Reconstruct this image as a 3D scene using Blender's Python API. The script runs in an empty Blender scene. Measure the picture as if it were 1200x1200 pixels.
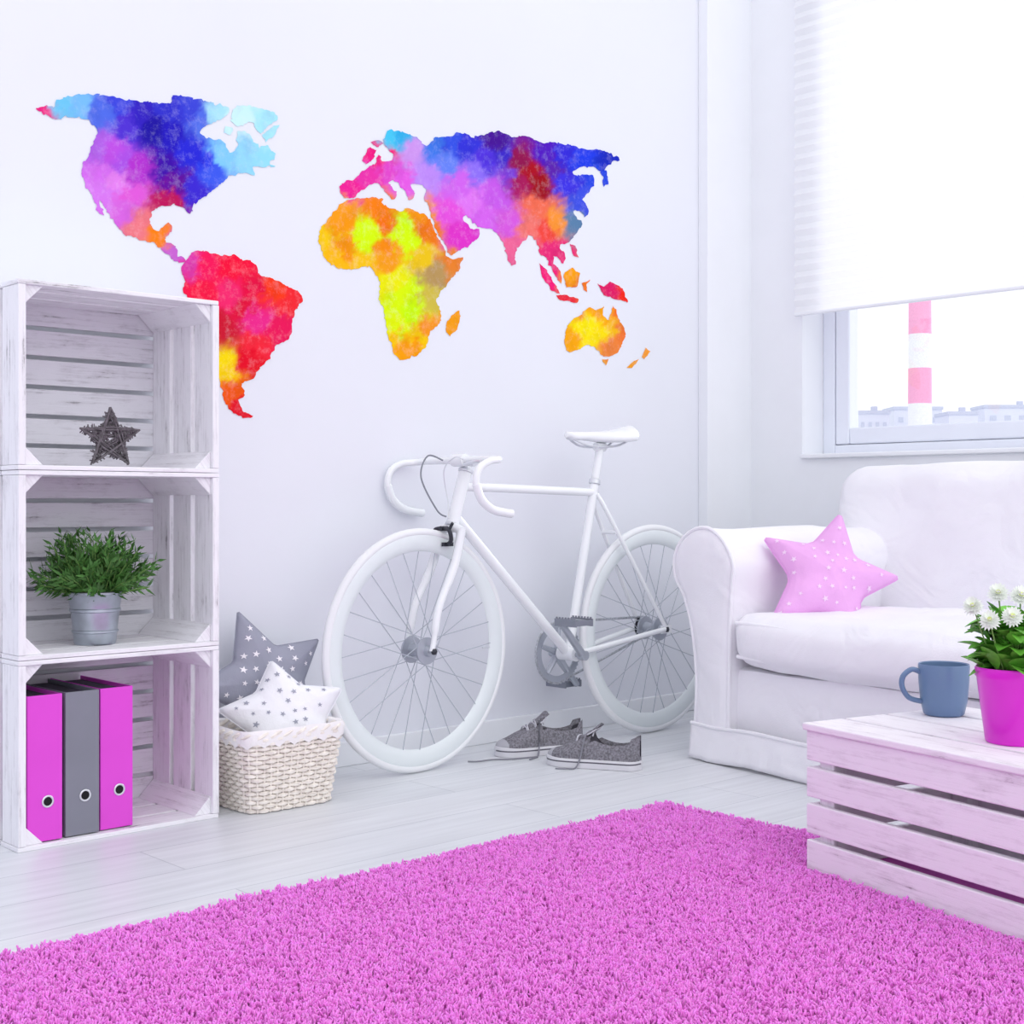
import bpy, bmesh, math, random
import numpy as np
from math import sin, cos, pi, radians, sqrt
from mathutils import Vector, Matrix, noise, geometry
random.seed(7)
S = bpy.context.scene
COL = S.collection
try:
    S.view_settings.view_transform = 'Standard'
    S.view_settings.look = 'None'
except Exception: pass
# ------------------------------------------------------------ camera model
A = radians(47); FP = 1600.0; HC = 0.74; HY = 590
Fv = (cos(A), sin(A)); Rv = (sin(A), -cos(A))
def ray(u, v):
    s = (u-600)/FP
    return Vector((Fv[0]+Rv[0]*s, Fv[1]+Rv[1]*s, -(v-HY)/FP))
O = Vector((0, 0, HC))
def at_y(u, v, y): d = ray(u, v); return O + d*(y/d.y)
def at_x(u, v, x): d = ray(u, v); return O + d*(x/d.x)
def at_z(u, v, z): d = ray(u, v); return O + d*((z-HC)/d.z)
cd = bpy.data.cameras.new('camera'); cam = bpy.data.objects.new('camera', cd); COL.objects.link(cam)
cam.location = (0, 0, HC); cam.rotation_euler = (pi/2, 0, A - pi/2)
cd.sensor_width = 36; cd.lens = FP/1200*36; cd.shift_y = -10/1200; cd.clip_end = 600; cd.clip_start = 0.02
S.camera = cam
# ------------------------------------------------------------ materials
def lin(c):
    return tuple(((x/255)/12.92 if x/255 <= .04045 else ((x/255+.055)/1.055)**2.4) for x in c)
def nt(m):
    m.use_nodes = True; t = m.node_tree; return t, t.nodes, t.links
def mat(name, rgb, rough=.6, metal=0, var=.06, scale=8, bump=0, bscale=60, spec=.4, stretch=(1,1,1), sheen=0, crease=0):
    m = bpy.data.materials.new(name); t, N, L = nt(m); b = N['Principled BSDF']
    c = lin(rgb)
    tc = N.new('ShaderNodeTexCoord'); mp = N.new('ShaderNodeMapping'); mp.inputs['Scale'].default_value = stretch
    L.new(tc.outputs['Object'], mp.inputs['Vector'])
    n = N.new('ShaderNodeTexNoise'); n.inputs['Scale'].default_value = scale; n.inputs['Detail'].default_value = 4
    L.new(mp.outputs[0], n.inputs['Vector'])
    r = N.new('ShaderNodeValToRGB'); r.color_ramp.elements[0].position = .3; r.color_ramp.elements[1].position = .7
    r.color_ramp.elements[0].color = (*[max(0, x*(1-var)) for x in c], 1); r.color_ramp.elements[1].color = (*[min(1, x*(1+var)) for x in c], 1)
    L.new(n.outputs['Fac'], r.inputs[0]); L.new(r.outputs[0], b.inputs['Base Color'])
    b.inputs['Roughness'].default_value = rough; b.inputs['Metallic'].default_value = metal
    b.inputs['Specular IOR Level'].default_value = spec
    if sheen: b.inputs['Sheen Weight'].default_value = sheen
    last = None
    if crease:
        n3 = N.new('ShaderNodeTexNoise'); n3.inputs['Scale'].default_value = 5.5; n3.inputs['Detail'].default_value = 2; n3.inputs['Distortion'].default_value = 1.3
        L.new(mp.outputs[0], n3.inputs['Vector'])
        bp0 = N.new('ShaderNodeBump'); bp0.inputs['Strength'].default_value = crease; bp0.inputs['Distance'].default_value = .05
        L.new(n3.outputs['Fac'], bp0.inputs['Height']); last = bp0; L.new(bp0.outputs[0], b.inputs['Normal'])
    if bump:
        n2 = N.new('ShaderNodeTexNoise'); n2.inputs['Scale'].default_value = bscale; n2.inputs['Detail'].default_value = 3
        L.new(mp.outputs[0], n2.inputs['Vector'])
        bp = N.new('ShaderNodeBump'); bp.inputs['Strength'].default_value = bump; bp.inputs['Distance'].default_value = .004
        L.new(n2.outputs['Fac'], bp.inputs['Height']); L.new(bp.outputs[0], b.inputs['Normal'])
        if last: L.new(last.outputs[0], bp.inputs['Normal'])
    return m
def wood(name, light, dark, worn=.195):
    m = bpy.data.materials.new(name); t, N, L = nt(m); b = N['Principled BSDF']
    uv = N.new('ShaderNodeUVMap'); uv.uv_map = 'UVMap'
    mp = N.new('ShaderNodeMapping'); mp.inputs['Scale'].default_value = (4, 110, 1); L.new(uv.outputs[0], mp.inputs['Vector'])
    n = N.new('ShaderNodeTexNoise'); n.inputs['Scale'].default_value = 1; n.inputs['Detail'].default_value = 8; n.inputs['Roughness'].default_value = .7
    L.new(mp.outputs[0], n.inputs['Vector'])
    mp2 = N.new('ShaderNodeMapping'); mp2.inputs['Scale'].default_value = (9, 26, 1); L.new(uv.outputs[0], mp2.inputs['Vector'])
    n2 = N.new('ShaderNodeTexNoise'); n2.inputs['Scale'].default_value = 1; n2.inputs['Detail'].default_value = 10; n2.inputs['Roughness'].default_value = .72
    L.new(mp2.outputs[0], n2.inputs['Vector'])
    ad = N.new('ShaderNodeMath'); ad.operation = 'MULTIPLY'; L.new(n.outputs['Fac'], ad.inputs[0]); L.new(n2.outputs['Fac'], ad.inputs[1])
    r = N.new('ShaderNodeValToRGB'); e = r.color_ramp.elements
    e[0].position = worn-.055; e[0].color = (*lin(dark), 1); e[1].position = .25; e[1].color = (*lin(light), 1)
    mid = e.new(worn); mid.color = (*lin(tuple(l*.87+d*.13 for l, d in zip(light, dark))), 1)
    L.new(ad.outputs[0], r.inputs[0]); L.new(r.outputs[0], b.inputs['Base Color'])
    b.inputs['Roughness'].default_value = .65
    bp = N.new('ShaderNodeBump'); bp.inputs['Strength'].default_value = .35; bp.inputs['Distance'].default_value = .002
    L.new(n.outputs['Fac'], bp.inputs['Height']); L.new(bp.outputs[0], b.inputs['Normal'])
    return m
M = {}
M['wall'] = mat('wall_paint', (233, 235, 243), .85, var=.012, scale=1.5, bump=.05, bscale=150)
M['trimw'] = mat('trim_paint', (240, 242, 247), .45, var=.01)
M['crate'] = wood('whitewashed_wood', (242, 241, 246), (106, 100, 106), .175)
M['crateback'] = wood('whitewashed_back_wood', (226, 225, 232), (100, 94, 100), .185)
M['tablewood'] = wood('painted_table_wood', (246, 241, 248), (112, 92, 108), .165)
M['bikewhite'] = mat('bike_enamel', (242, 245, 248), .18, var=.01, spec=.6)
M['rimwhite'] = mat('rim_enamel', (230, 237, 239), .3, var=.01)
M['tire'] = mat('tire_rubber', (237, 239, 242), .6, var=.02)
M['spoke'] = mat('spoke_steel', (176, 182, 192), .4, metal=.15)
M['chrome'] = mat('polished_metal', (222, 225, 230), .28, metal=.55, var=.03)
M['hubmetal'] = mat('hub_metal', (184, 189, 198), .3, metal=.6, var=.05)
M['darkmetal'] = mat('dark_metal', (60, 62, 70), .4, metal=.5)
M['pedalmetal'] = mat('pedal_metal', (142, 146, 156), .35, metal=.6)
M['chain'] = mat('chain_steel', (180, 183, 190), .35, metal=.5, var=.3, scale=150)
M['cable'] = mat('cable_grey', (130, 134, 144), .4)
M['sofa'] = mat('slipcover_cotton', (244, 243, 249), .9, var=.015, scale=5, bump=.2, bscale=260, sheen=.2, crease=.32)
M['pinkstar'] = mat('pink_star_fabric', (238, 178, 236), .85, var=.04, bump=.2, bscale=250, crease=.3)
M['pinkprint'] = mat('pale_pink_print', (250, 222, 250), .8, var=.01)
M['whiteprint'] = mat('white_print', (250, 246, 252), .8, var=.01)
M['greystar'] = mat('grey_star_fabric', (158, 160, 176), .85, var=.04, bump=.2, bscale=250, crease=.2)
M['whitestar'] = mat('white_star_fabric', (243, 243, 249), .85, var=.02, bump=.2, bscale=250, crease=.2)
M['greyprint'] = mat('grey_print', (164, 166, 182), .8, var=.02)
M['wicker'] = mat('wicker_cream', (244, 235, 227), .7, var=.14, scale=60)
M['liner'] = mat('liner_cotton', (246, 243, 244), .9, var=.03, bump=.3, bscale=150)
M['canvas'] = mat('grey_melange_canvas', (128, 126, 134), .9, var=.45, scale=180, bump=.5, bscale=300)
M['lining'] = mat('shoe_lining', (70, 68, 76), .9)
M['rubber'] = mat('shoe_rubber', (220, 219, 225), .6, var=.05)
M['toecap'] = mat('shoe_toe_cap', (176, 175, 183), .6, var=.06)
M['stripe'] = mat('shoe_stripe', (96, 94, 104), .6)
M['lace'] = mat('lace_cotton', (200, 199, 208), .85)
M['lacedark'] = mat('trailing_lace', (138, 138, 148), .85)
M['binderpink'] = mat('binder_pink', (226, 76, 214), .45, var=.03)
M['bindergrey'] = mat('binder_grey', (130, 132, 144), .5, var=.05)
M['paper'] = mat('dark_paper_block', (70, 66, 80), .8, var=.3, scale=40, stretch=(14, 1, 1))
M['hole'] = mat('hole_black', (20, 18, 24), .8)
M['twig'] = mat('twig_grey', (104, 98, 104), .85, var=.45, scale=90)
M['zinc'] = mat('galvanised_zinc', (178, 186, 196), .35, metal=.75, var=.15, scale=25)
M['soil'] = mat('soil', (66, 52, 46), .95, var=.4, scale=80)
M['green'] = mat('foliage_green', (72, 120, 54), .6, var=.5, scale=30)
M['greenb'] = mat('leaf_green', (104, 176, 60), .5, var=.35, scale=30)
M['stem'] = mat('stem_green', (120, 160, 84), .6)
M['petal'] = mat('petal_white', (246, 250, 244), .6, var=.02)
M['disc'] = mat('flower_disc', (216, 224, 150), .8, var=.2, scale=200)
M['pot'] = mat('magenta_pot', (222, 40, 208), .3, var=.02, spec=.5)
M['mug'] = mat('mug_glaze', (104, 130, 166), .3, var=.04, spec=.5)
M['rugback'] = mat('rug_backing', (226, 110, 214), .95, var=.1)
M['chpink'] = mat('chimney_pink', (248, 170, 208), .8)  # band pink paled, atmospheric haze put into the colour
M['chwhite'] = mat('chimney_white', (242, 243, 249), .8)
M['bld'] = mat('far_building', (224, 228, 242), .9, var=.04, scale=.2)
M['bldroof'] = mat('far_roof', (204, 210, 228), .9)
M['ground'] = mat('outside_ground', (214, 218, 226), .95, var=.1, scale=.05)
M['frame'] = mat('window_pvc', (235, 239, 249), .35, var=.01)
def floor_mat():
    m = bpy.data.materials.new('pale_floor_boards'); t, N, L = nt(m); b = N['Principled BSDF']
    tc = N.new('ShaderNodeTexCoord')
    br = N.new('ShaderNodeTexBrick'); br.inputs['Scale'].default_value = 1; br.inputs['Brick Width'].default_value = 1.4; br.inputs['Row Height'].default_value = .19
    br.inputs['Mortar Size'].default_value = .0018; br.inputs['Color1'].default_value = (*lin((232, 234, 238)), 1); br.inputs['Color2'].default_value = (*lin((225, 228, 233)), 1)
    br.inputs['Mortar'].default_value = (*lin((200, 204, 210)), 1); br.offset = .37
    L.new(tc.outputs['Object'], br.inputs['Vector'])
    mp = N.new('ShaderNodeMapping'); mp.inputs['Scale'].default_value = (1.6, 26, 1); L.new(tc.outputs['Object'], mp.inputs['Vector'])
    n = N.new('ShaderNodeTexNoise'); n.inputs['Scale'].default_value = 1.5; n.inputs['Detail'].default_value = 7; L.new(mp.outputs[0], n.inputs['Vector'])
    r = N.new('ShaderNodeValToRGB'); r.color_ramp.elements[0].position = .3; r.color_ramp.elements[1].position = .72
    r.color_ramp.elements[0].color = (.86, .86, .865, 1); r.color_ramp.elements[1].color = (1, 1, 1, 1); L.new(n.outputs['Fac'], r.inputs[0])
    mx = N.new('ShaderNodeMix'); mx.data_type = 'RGBA'; mx.blend_type = 'MULTIPLY'; mx.inputs[0].default_value = 1
    L.new(br.outputs['Color'], mx.inputs[6]); L.new(r.outputs[0], mx.inputs[7]); L.new(mx.outputs[2], b.inputs['Base Color'])
    b.inputs['Roughness'].default_value = .38
    return m
M['floor'] = floor_mat()
def attr_mat(name, attr, rough, watercolour):
    m = bpy.data.materials.new(name); t, N, L = nt(m); b = N['Principled BSDF']
    a = N.new('ShaderNodeAttribute'); a.attribute_name = attr
    b.inputs['Roughness'].default_value = rough; b.inputs['Specular IOR Level'].default_value = .1
    if watercolour:
        tc = N.new('ShaderNodeTexCoord')
        n = N.new('ShaderNodeTexNoise'); n.inputs['Scale'].default_value = 30; n.inputs['Detail'].default_value = 10; n.inputs['Roughness'].default_value = .8
        L.new(tc.outputs['Object'], n.inputs['Vector'])
        r = N.new('ShaderNodeValToRGB'); r.color_ramp.elements[0].position = .5; r.color_ramp.elements[0].color = (0, 0, 0, 1); r.color_ramp.elements[1].position = .75; r.color_ramp.elements[1].color = (.25, .25, .25, 1)
        L.new(n.outputs['Fac'], r.inputs[0])
        mx = N.new('ShaderNodeMix'); mx.data_type = 'RGBA'; L.new(r.outputs[0], mx.inputs[0]); L.new(a.outputs['Color'], mx.inputs[6]); mx.inputs[7].default_value = (.95, .9, 1, 1)
        n2 = N.new('ShaderNodeTexNoise'); n2.inputs['Scale'].default_value = 12; n2.inputs['Detail'].default_value = 9; n2.inputs['Roughness'].default_value = .65; L.new(tc.outputs['Object'], n2.inputs['Vector'])
        r2 = N.new('ShaderNodeValToRGB'); r2.color_ramp.elements[0].position = .3; r2.color_ramp.elements[0].color = (.85, .82, .86, 1); r2.color_ramp.elements[1].position = .5; r2.color_ramp.elements[1].color = (1, 1, 1, 1)
        L.new(n2.outputs['Fac'], r2.inputs[0])
        m2 = N.new('ShaderNodeMix'); m2.data_type = 'RGBA'; m2.blend_type = 'MULTIPLY'; m2.inputs[0].default_value = 1
        L.new(mx.outputs[2], m2.inputs[6]); L.new(r2.outputs[0], m2.inputs[7]); L.new(m2.outputs[2], b.inputs['Base Color'])
    else:
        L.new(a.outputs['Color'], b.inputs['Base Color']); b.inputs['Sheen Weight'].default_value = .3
    return m
M['map'] = attr_mat('watercolour_vinyl', 'Col', .7, True)
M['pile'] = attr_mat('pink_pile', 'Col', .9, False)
def blind_mat():
    m = bpy.data.materials.new('translucent_blind'); t, N, L = nt(m); N.remove(N['Principled BSDF'])
    d = N.new('ShaderNodeBsdfDiffuse'); d.inputs[0].default_value = (.93, .93, .95, 1)
    tr = N.new('ShaderNodeBsdfTranslucent'); tr.inputs[0].default_value = (.96, .96, .97, 1)
    mx = N.new('ShaderNodeMixShader'); mx.inputs[0].default_value = .5
    L.new(d.outputs[0], mx.inputs[1]); L.new(tr.outputs[0], mx.inputs[2]); L.new(mx.outputs[0], N['Material Output'].inputs[0])
    return m
M['blind'] = blind_mat()
def glass_mat():
    m = bpy.data.materials.new('window_glass'); t, N, L = nt(m); N.remove(N['Principled BSDF'])
    d = N.new('ShaderNodeBsdfTransparent'); g = N.new('ShaderNodeBsdfGlossy'); g.inputs['Roughness'].default_value = .02
    mx = N.new('ShaderNodeMixShader'); mx.inputs[0].default_value = .05
    L.new(d.outputs[0], mx.inputs[1]); L.new(g.outputs[0], mx.inputs[2]); L.new(mx.outputs[0], N['Material Output'].inputs[0])
    return m
M['glass'] = glass_mat()
# ------------------------------------------------------------ mesh helpers
def catmull(pts, n=8, closed=False):
    P = [Vector(p) for p in pts]; out = []; m = len(P)
    rng = range(m) if closed else range(m-1)
    for i in rng:
        if closed: p0, p1, p2, p3 = P[(i-1) % m], P[i], P[(i+1) % m], P[(i+2) % m]
        else: p0, p1, p2, p3 = P[max(i-1, 0)], P[i], P[i+1], P[min(i+2, m-1)]
        for k in range(n):
            t = k/n
            out.append(.5*((2*p1)+(p2-p0)*t+(2*p0-5*p1+4*p2-p3)*t*t+(3*p1-p0-3*p2+p3)*t**3))
    if not closed: out.append(P[-1])
    return out
def wrinkle(q, seed, amp):
    a = Vector((noise.noise(q*4+Vector((seed, 0, 0))), noise.noise(q*4+Vector((0, seed+9, 0))), noise.noise(q*4+Vector((5, 0, seed)))))*amp
    k = 1-abs(noise.noise(Vector((q.x*4, q.y*4, q.z*4+seed))))*3
    return a, max(0, k)**2
class MB:
    def __init__(s):
        s.bm = bmesh.new(); s.uv = s.bm.loops.layers.uv.new('UVMap')
    def face(s, vs, mi=0):
        try:
            f = s.bm.faces.new(vs); f.material_index = mi; return f
        except ValueError: return None
    def box(s, c, size, rot=None, mi=0):
        c = Vector(c); h = [x/2 for x in size]; ax = max(range(3), key=lambda i: size[i])
        vs = {}
        for i in (-1, 1):
            for j in (-1, 1):
                for k in (-1, 1):
                    p = Vector((i*h[0], j*h[1], k*h[2]))
                    v = s.bm.verts.new(c+(rot @ p if rot else p)); vs[(i, j, k)] = (v, p)
        off = (random.uniform(0, 50), random.uniform(0, 50))
        for a in range(3):
            for sg in (-1, 1):
                o = [x for x in range(3) if x != a]
                ks = []
                for (p, q) in ((-1, -1), (1, -1), (1, 1), (-1, 1)):
                    k = [0, 0, 0]; k[a] = sg; k[o[0]] = p; k[o[1]] = q; ks.append(tuple(k))
                if (sg > 0) == (a == 1): ks.reverse()
                f = s.face([vs[k][0] for k in ks], mi)
                ua = ax if ax in o else o[0]; va = [x for x in o if x != ua][0]
                for l, k in zip(f.loops, ks):
                    p = vs[k][1]; l[s.uv].uv = (p[ua]+off[0], p[va]+off[1])
    def rings(s, rings, closed=True, cap=True, mi=0, mif=None):
        R = [[s.bm.verts.new(p) for p in r] for r in rings]
        n = len(R[0])
        for a in range(len(R)-1):
            for i in range(n if closed else n-1):
                j = (i+1) % n
                s.face([R[a][i], R[a][j], R[a+1][j], R[a+1][i]], mif(a, i) if mif else mi)
        if cap:
            s.face(list(reversed(R[0])), mi); s.face(R[-1], mi)
        return R
    def tube(s, pts, r, n=10, cap=True, mi=0, closed=False, flat=None):
        P = [Vector(p) for p in pts]; m = len(P)
        rad = r if isinstance(r, (list, tuple)) else [r]*m
        T = []
        for i in range(m):
            if closed: t = P[(i+1) % m]-P[(i-1) % m]
            else: t = P[min(i+1, m-1)]-P[max(i-1, 0)]
            T.append(t.normalized() if t.length > 1e-9 else Vector((0, 0, 1)))
        up = Vector((0, 0, 1)) if abs(T[0].z) < .9 else Vector((1, 0, 0))
        nrm = (up - T[0]*up.dot(T[0])).normalized(); rings = []
        for i in range(m):
            nrm = nrm - T[i]*nrm.dot(T[i])
            nrm = nrm.normalized() if nrm.length > 1e-6 else T[i].orthogonal().normalized()
            b = T[i].cross(nrm)
            rings.append([P[i]+(nrm*cos(2*pi*k/n)+b*sin(2*pi*k/n)*(flat or 1))*rad[i] for k in range(n)])
        if closed: rings.append(rings[0]); s.rings(rings, True, False, mi)
        else: s.rings(rings, True, cap, mi)
    def lathe(s, prof, n=32, Mx=None, mi=0, capa=False, capb=False):
        Mx = Mx or Matrix()
        rings = [[Mx @ Vector((r*cos(2*pi*k/n), r*sin(2*pi*k/n), z)) for k in range(n)] for r, z in prof]
        R = s.rings(rings, True, False, mi)
        if capa: s.face(list(reversed(R[0])), mi)
        if capb: s.face(R[-1], mi)
    def prism(s, poly, a, b, Mx, mi=0):
        s.rings([[Mx @ Vector((x, y, a)) for x, y in poly], [Mx @ Vector((x, y, b)) for x, y in poly]], True, True, mi)
    def rbox(s, lo, hi, r, step=.03, amp=0, freq=5, puff=(0, 0, 0), Mx=None, seed=0, mi=0, cr=0):
        lo = Vector(lo); hi = Vector(hi); c = (lo+hi)/2; h = (hi-lo)/2
        n = [max(4, int(math.ceil(2*h[i]/step))) for i in range(3)]; V = {}
        def vert(k):
            if k in V: return V[k]
            p = Vector([-h[i]+2*h[i]*k[i]/n[i] for i in range(3)])
            inn = Vector([max(-(h[i]-r), min(h[i]-r, p[i])) for i in range(3)]); d = p-inn
            q = p if d.length < 1e-9 else inn+d.normalized()*r
            w = [1-(p[i]/h[i])**2 for i in range(3)]
            for i in range(3):
                o = [x for x in range(3) if x != i]
                q[i] += puff[i]*w[o[0]]*w[o[1]]*(p[i]/h[i])
            dn = d.normalized() if d.length > 1e-9 else Vector((0, 0, 0))
            q += c
            if amp:
                a, k2 = wrinkle(q, seed, amp); q += a+dn*k2*cr
            if Mx: q = Mx @ q
            V[k] = s.bm.verts.new(q); return V[k]
        for a in range(3):
            o = [x for x in range(3) if x != a]
            for sg in (0, n[a]):
                for i in range(n[o[0]]):
                    for j in range(n[o[1]]):
                        ks = []
                        for p, q in ((i, j), (i+1, j), (i+1, j+1), (i, j+1)):
                            k = [0, 0, 0]; k[a] = sg; k[o[0]] = p; k[o[1]] = q; ks.append(tuple(k))
                        if (sg > 0) == (a == 1): ks.reverse()
                        s.face([vert(k) for k in ks], mi)
    def build(s, name, m, parent=None, smooth=True, bevel=0, sub=0, angle=40, loc=None):
        bmesh.ops.recalc_face_normals(s.bm, faces=s.bm.faces)
        me = bpy.data.meshes.new(name); s.bm.to_mesh(me); s.bm.free()
        for x in (m if isinstance(m, (list, tuple)) else [m]): me.materials.append(x)
        o = bpy.data.objects.new(name, me); COL.objects.link(o)
        if smooth:
            me.polygons.foreach_set('use_smooth', [True]*len(me.polygons)); me.set_sharp_from_angle(angle=radians(angle))
        if parent: o.parent = parent
        if loc is not None: o.location = loc
        if bevel:
            b = o.modifiers.new('bevel', 'BEVEL'); b.width = bevel; b.segments = 2; b.limit_method = 'ANGLE'
        return o
def tag(o, label, cat, group=None):
    o['label'] = label; o['category'] = cat
    if group: o['group'] = group
    return o
def thing(name, label, cat, loc=(0, 0, 0), rotz=0, group=None):
    o = bpy.data.objects.new(name, None); COL.objects.link(o); o.location = loc; o.rotation_euler = (0, 0, rotz); o.empty_display_size = .05
    return tag(o, label, cat, group)
def struct(o): o['kind'] = 'structure'; return o
def RX(a): return Matrix.Rotation(a, 4, 'X')
def RY(a): return Matrix.Rotation(a, 4, 'Y')
def RZ(a): return Matrix.Rotation(a, 4, 'Z')
def T(*p): return Matrix.Translation(Vector(p))
# ------------------------------------------------------------ room
YW = 3.14; WH = 2.95
P1 = at_y(818, 700, YW); PXL = P1.x
pil_y = YW-.045
XW = at_y(880, 700, pil_y).x
b = MB(); b.box((1.4, YW+.06, WH/2), (5.9, .12, WH)); struct(b.build('wall_back', M['wall'], smooth=False))
b = MB(); b.box(((PXL+XW)/2+.05, YW-.0225, WH/2), (XW-PXL+.1, .045, WH)); struct(b.build('trim_1', M['trimw'], smooth=False, bevel=.003))
b = MB(); b.box((1.35, 1.3, -.03), (5.8, 4.0, .06)); struct(b.build('floor', M['floor'], smooth=False))
b = MB(); b.box((-1.2, 1.95, WH/2), (.12, 2.38, WH)); struct(b.build('wall_left', M['wall'], smooth=False))
b = MB(); b.box(((PXL-1.14)/2, YW-.007, .035), (PXL+1.14, .014, .07)); struct(b.build('baseboard_back', M['trimw'], smooth=False, bevel=.003))
OY1 = at_x(940, 450, XW).y; OY0 = .75; OZ0 = .90; OZ1 = 2.76; WT = .24; YR0 = .45
b = MB()
def wbox(y0, y1, z0, z1): b.box((XW+WT/2, (y0+y1)/2, (z0+z1)/2), (WT, y1-y0, z1-z0))
wbox(OY1, YW, 0, WH); wbox(YR0, OY0, 0, WH); wbox(OY0, OY1, 0, OZ0); wbox(OY0, OY1, OZ1, WH)
struct(b.build('wall_right', M['trimw'], smooth=False))
XF = XW+.13
b = MB(); fw = .05
def fr(b, y0, y1, z0, z1, w, x, th):
    b.box((x, y0+w/2, (z0+z1)/2), (th, w, z1-z0)); b.box((x, y1-w/2, (z0+z1)/2), (th, w, z1-z0))
    b.box((x, (y0+y1)/2, z0+w/2), (th, y1-y0-2*w, w)); b.box((x, (y0+y1)/2, z1-w/2), (th, y1-y0-2*w, w))
fr(b, OY0, OY1, OZ0, OZ1, fw, XF+.035, .07)
ym = (OY0+OY1)/2; b.box((XF+.035, ym, (OZ0+OZ1)/2), (.07, .06, OZ1-OZ0-2*fw))
win = struct(b.build('window_1', M['frame'], smooth=False, bevel=.004))
for (y0, y1) in ((OY0+fw, ym-.03), (ym+.03, OY1-fw)):
    b = MB(); fr(b, y0+.003, y1-.003, OZ0+fw+.003, OZ1-fw-.003, .058, XF+.03, .062); sash = b.build('sash', M['frame'], win, smooth=False, bevel=.006)
    b = MB(); b.box((XF+.035, (y0+y1)/2, (OZ0+OZ1)/2), (.006, y1-y0-.11, OZ1-OZ0-.21)); b.build('pane', M['glass'], sash, smooth=False)
b = MB(); b.box((XW+.055, (OY0+OY1)/2, OZ0+.008), (.145, OY1-OY0-.002, .016)); b.build('window_sill', M['trimw'], win, smooth=False, bevel=.004)
# blind
bl = thing('window_blind', 'white pleated window blind glowing in daylight, drawn halfway down the window', 'blind', (XW-.028, (OY0+OY1)/2, 1.42))
b = MB(); zz = 0; hw = (OY1-OY0)/2+.012; k = 0; L0 = []
zt = 1.40
while zz < zt:
    xo = .0045 if k % 2 else -.0045
    L0.append([b.bm.verts.new((xo, -hw+2*hw*j/24, zz+.0015*noise.noise(Vector((j*.3, zz*7, 0))))) for j in range(25)]); zz += .021; k += 1
for a in range(len(L0)-1):
    for j in range(24): b.face([L0[a][j], L0[a][j+1], L0[a+1][j+1], L0[a+1][j]])
b.build('blind_fabric', M['blind'], bl, smooth=False)
b = MB(); b.box((0, 0, -.006), (.018, 2*hw, .012)); b.build('bottom_rail', M['trimw'], bl, smooth=False, bevel=.004)
b = MB(); b.box((.0, 0, zt+.02), (.045, 2*hw, .045)); b.build('head_rail', M['trimw'], bl, smooth=False, bevel=.004)
# outside
b = MB(); b.box((160, 60, -8.2), (300, 320, .4)); tag(struct(b.build('ground', M['ground'], smooth=False)), 'pale ground outside the window', 'ground')
ch = ray(1078, 0); base = Vector((ch.x*120, ch.y*120, -8))
ct = thing('chimney', 'tall factory chimney with pink and white bands seen through the window', 'chimney', base)
def shaft(z0, z1, m, nm):
    b = MB(); r0 = 1.12-.006*(z0+8); r1 = 1.12-.006*(z1+8); b.lathe([(r0, z0+8), (r1, z1+8)], 28, capa=True, capb=True); b.build(nm, m, ct)
shaft(-8, 9.5, M['chwhite'], 'shaft')
for i, z0 in enumerate((9.5, 12.6, 15.6, 18.7, 21.7)): shaft(z0, z0+(3.1 if i % 2 == 0 else 3.0), M['chpink'] if i % 2 == 0 else M['chwhite'], 'band')
for i, (u0, u1, v, dt, lab) in enumerate([(1006, 1042, 485, 124, 'low grey building left of the banded chimney'), (1048, 1104, 480, 134, 'flat factory hall directly behind the banded chimney'), (1112, 1146, 486, 124, 'small pale building right of the banded chimney'), (1154, 1225, 478, 136, 'longer pale building at the right edge of the window view')]):
    um = (u0+u1)/2; d = ray(um, 0); w = (u1-u0)/1600*dt; zt_ = .74+(590-v)/1600*dt
    bt = thing('building', lab, 'building', (d.x*dt, d.y*dt, -8), A-pi/2)
    b = MB(); b.box((0, 2, (zt_+8)/2), (w, 4, zt_+8)); b.build('wall', M['bld'], bt, smooth=False)
    b = MB(); b.box((0, 2, zt_+8.15), (w+.2, 4.2, .3)); b.box((w*.2, 2, zt_+8.5), (.5, .5, .6)); b.build('roof', M['bldroof'], bt, smooth=False)
    for q in range(4):
        b = MB(); b.box((-w*.36+w*.24*q, -.02, zt_+8-1.0), (w*.1, .06, .5)); b.build('window', M['bldroof'], bt, smooth=False)
# ------------------------------------------------------------ wall map
def fill_poly(px, jit=1.0):
    sm = [Vector((p.x, p.y)) for p in catmull([(x, y, 0) for x, y in px], 3, closed=True)] if len(px) > 8 else [Vector(p) for p in px]
    pts = []
    n = len(sm)
    for i in range(n):
        a = sm[i]; c = sm[(i+1) % n]; m = max(1, int((c-a).length/1.7))
        for k in range(m):
            p = a+(c-a)*(k/m)
            j = Vector((noise.noise(Vector((p.x*.18, p.y*.18, 3))), noise.noise(Vector((p.x*.18, p.y*.18, 17)))))*2.8 + Vector((noise.noise(Vector((p.x*.45, p.y*.45, 5))), noise.noise(Vector((p.x*.45, p.y*.45, 9)))))*1.6
            pts.append(p+j*jit)
    def inside(x, y):
        c = False; j = len(pts)-1
        for i in range(len(pts)):
            xi, yi = pts[i]; xj, yj = pts[j]
            if (yi > y) != (yj > y) and x < (xj-xi)*(y-yi)/(yj-yi)+xi: c = not c
            j = i
        return c
    xs = [p.x for p in pts]; ys = [p.y for p in pts]; nb = len(pts); allp = list(pts); st = 2.8
    y = min(ys)
    while y < max(ys):
        x = min(xs)
        while x < max(xs):
            if inside(x, y) and min((p.x-x)**2+(p.y-y)**2 for p in pts) > 2.5: allp.append(Vector((x, y)))
            x += st
        y += st
    r = geometry.delaunay_2d_cdt(allp, [], [list(range(nb))], 1, 1e-4)
    return r[0], r[2]
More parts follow.
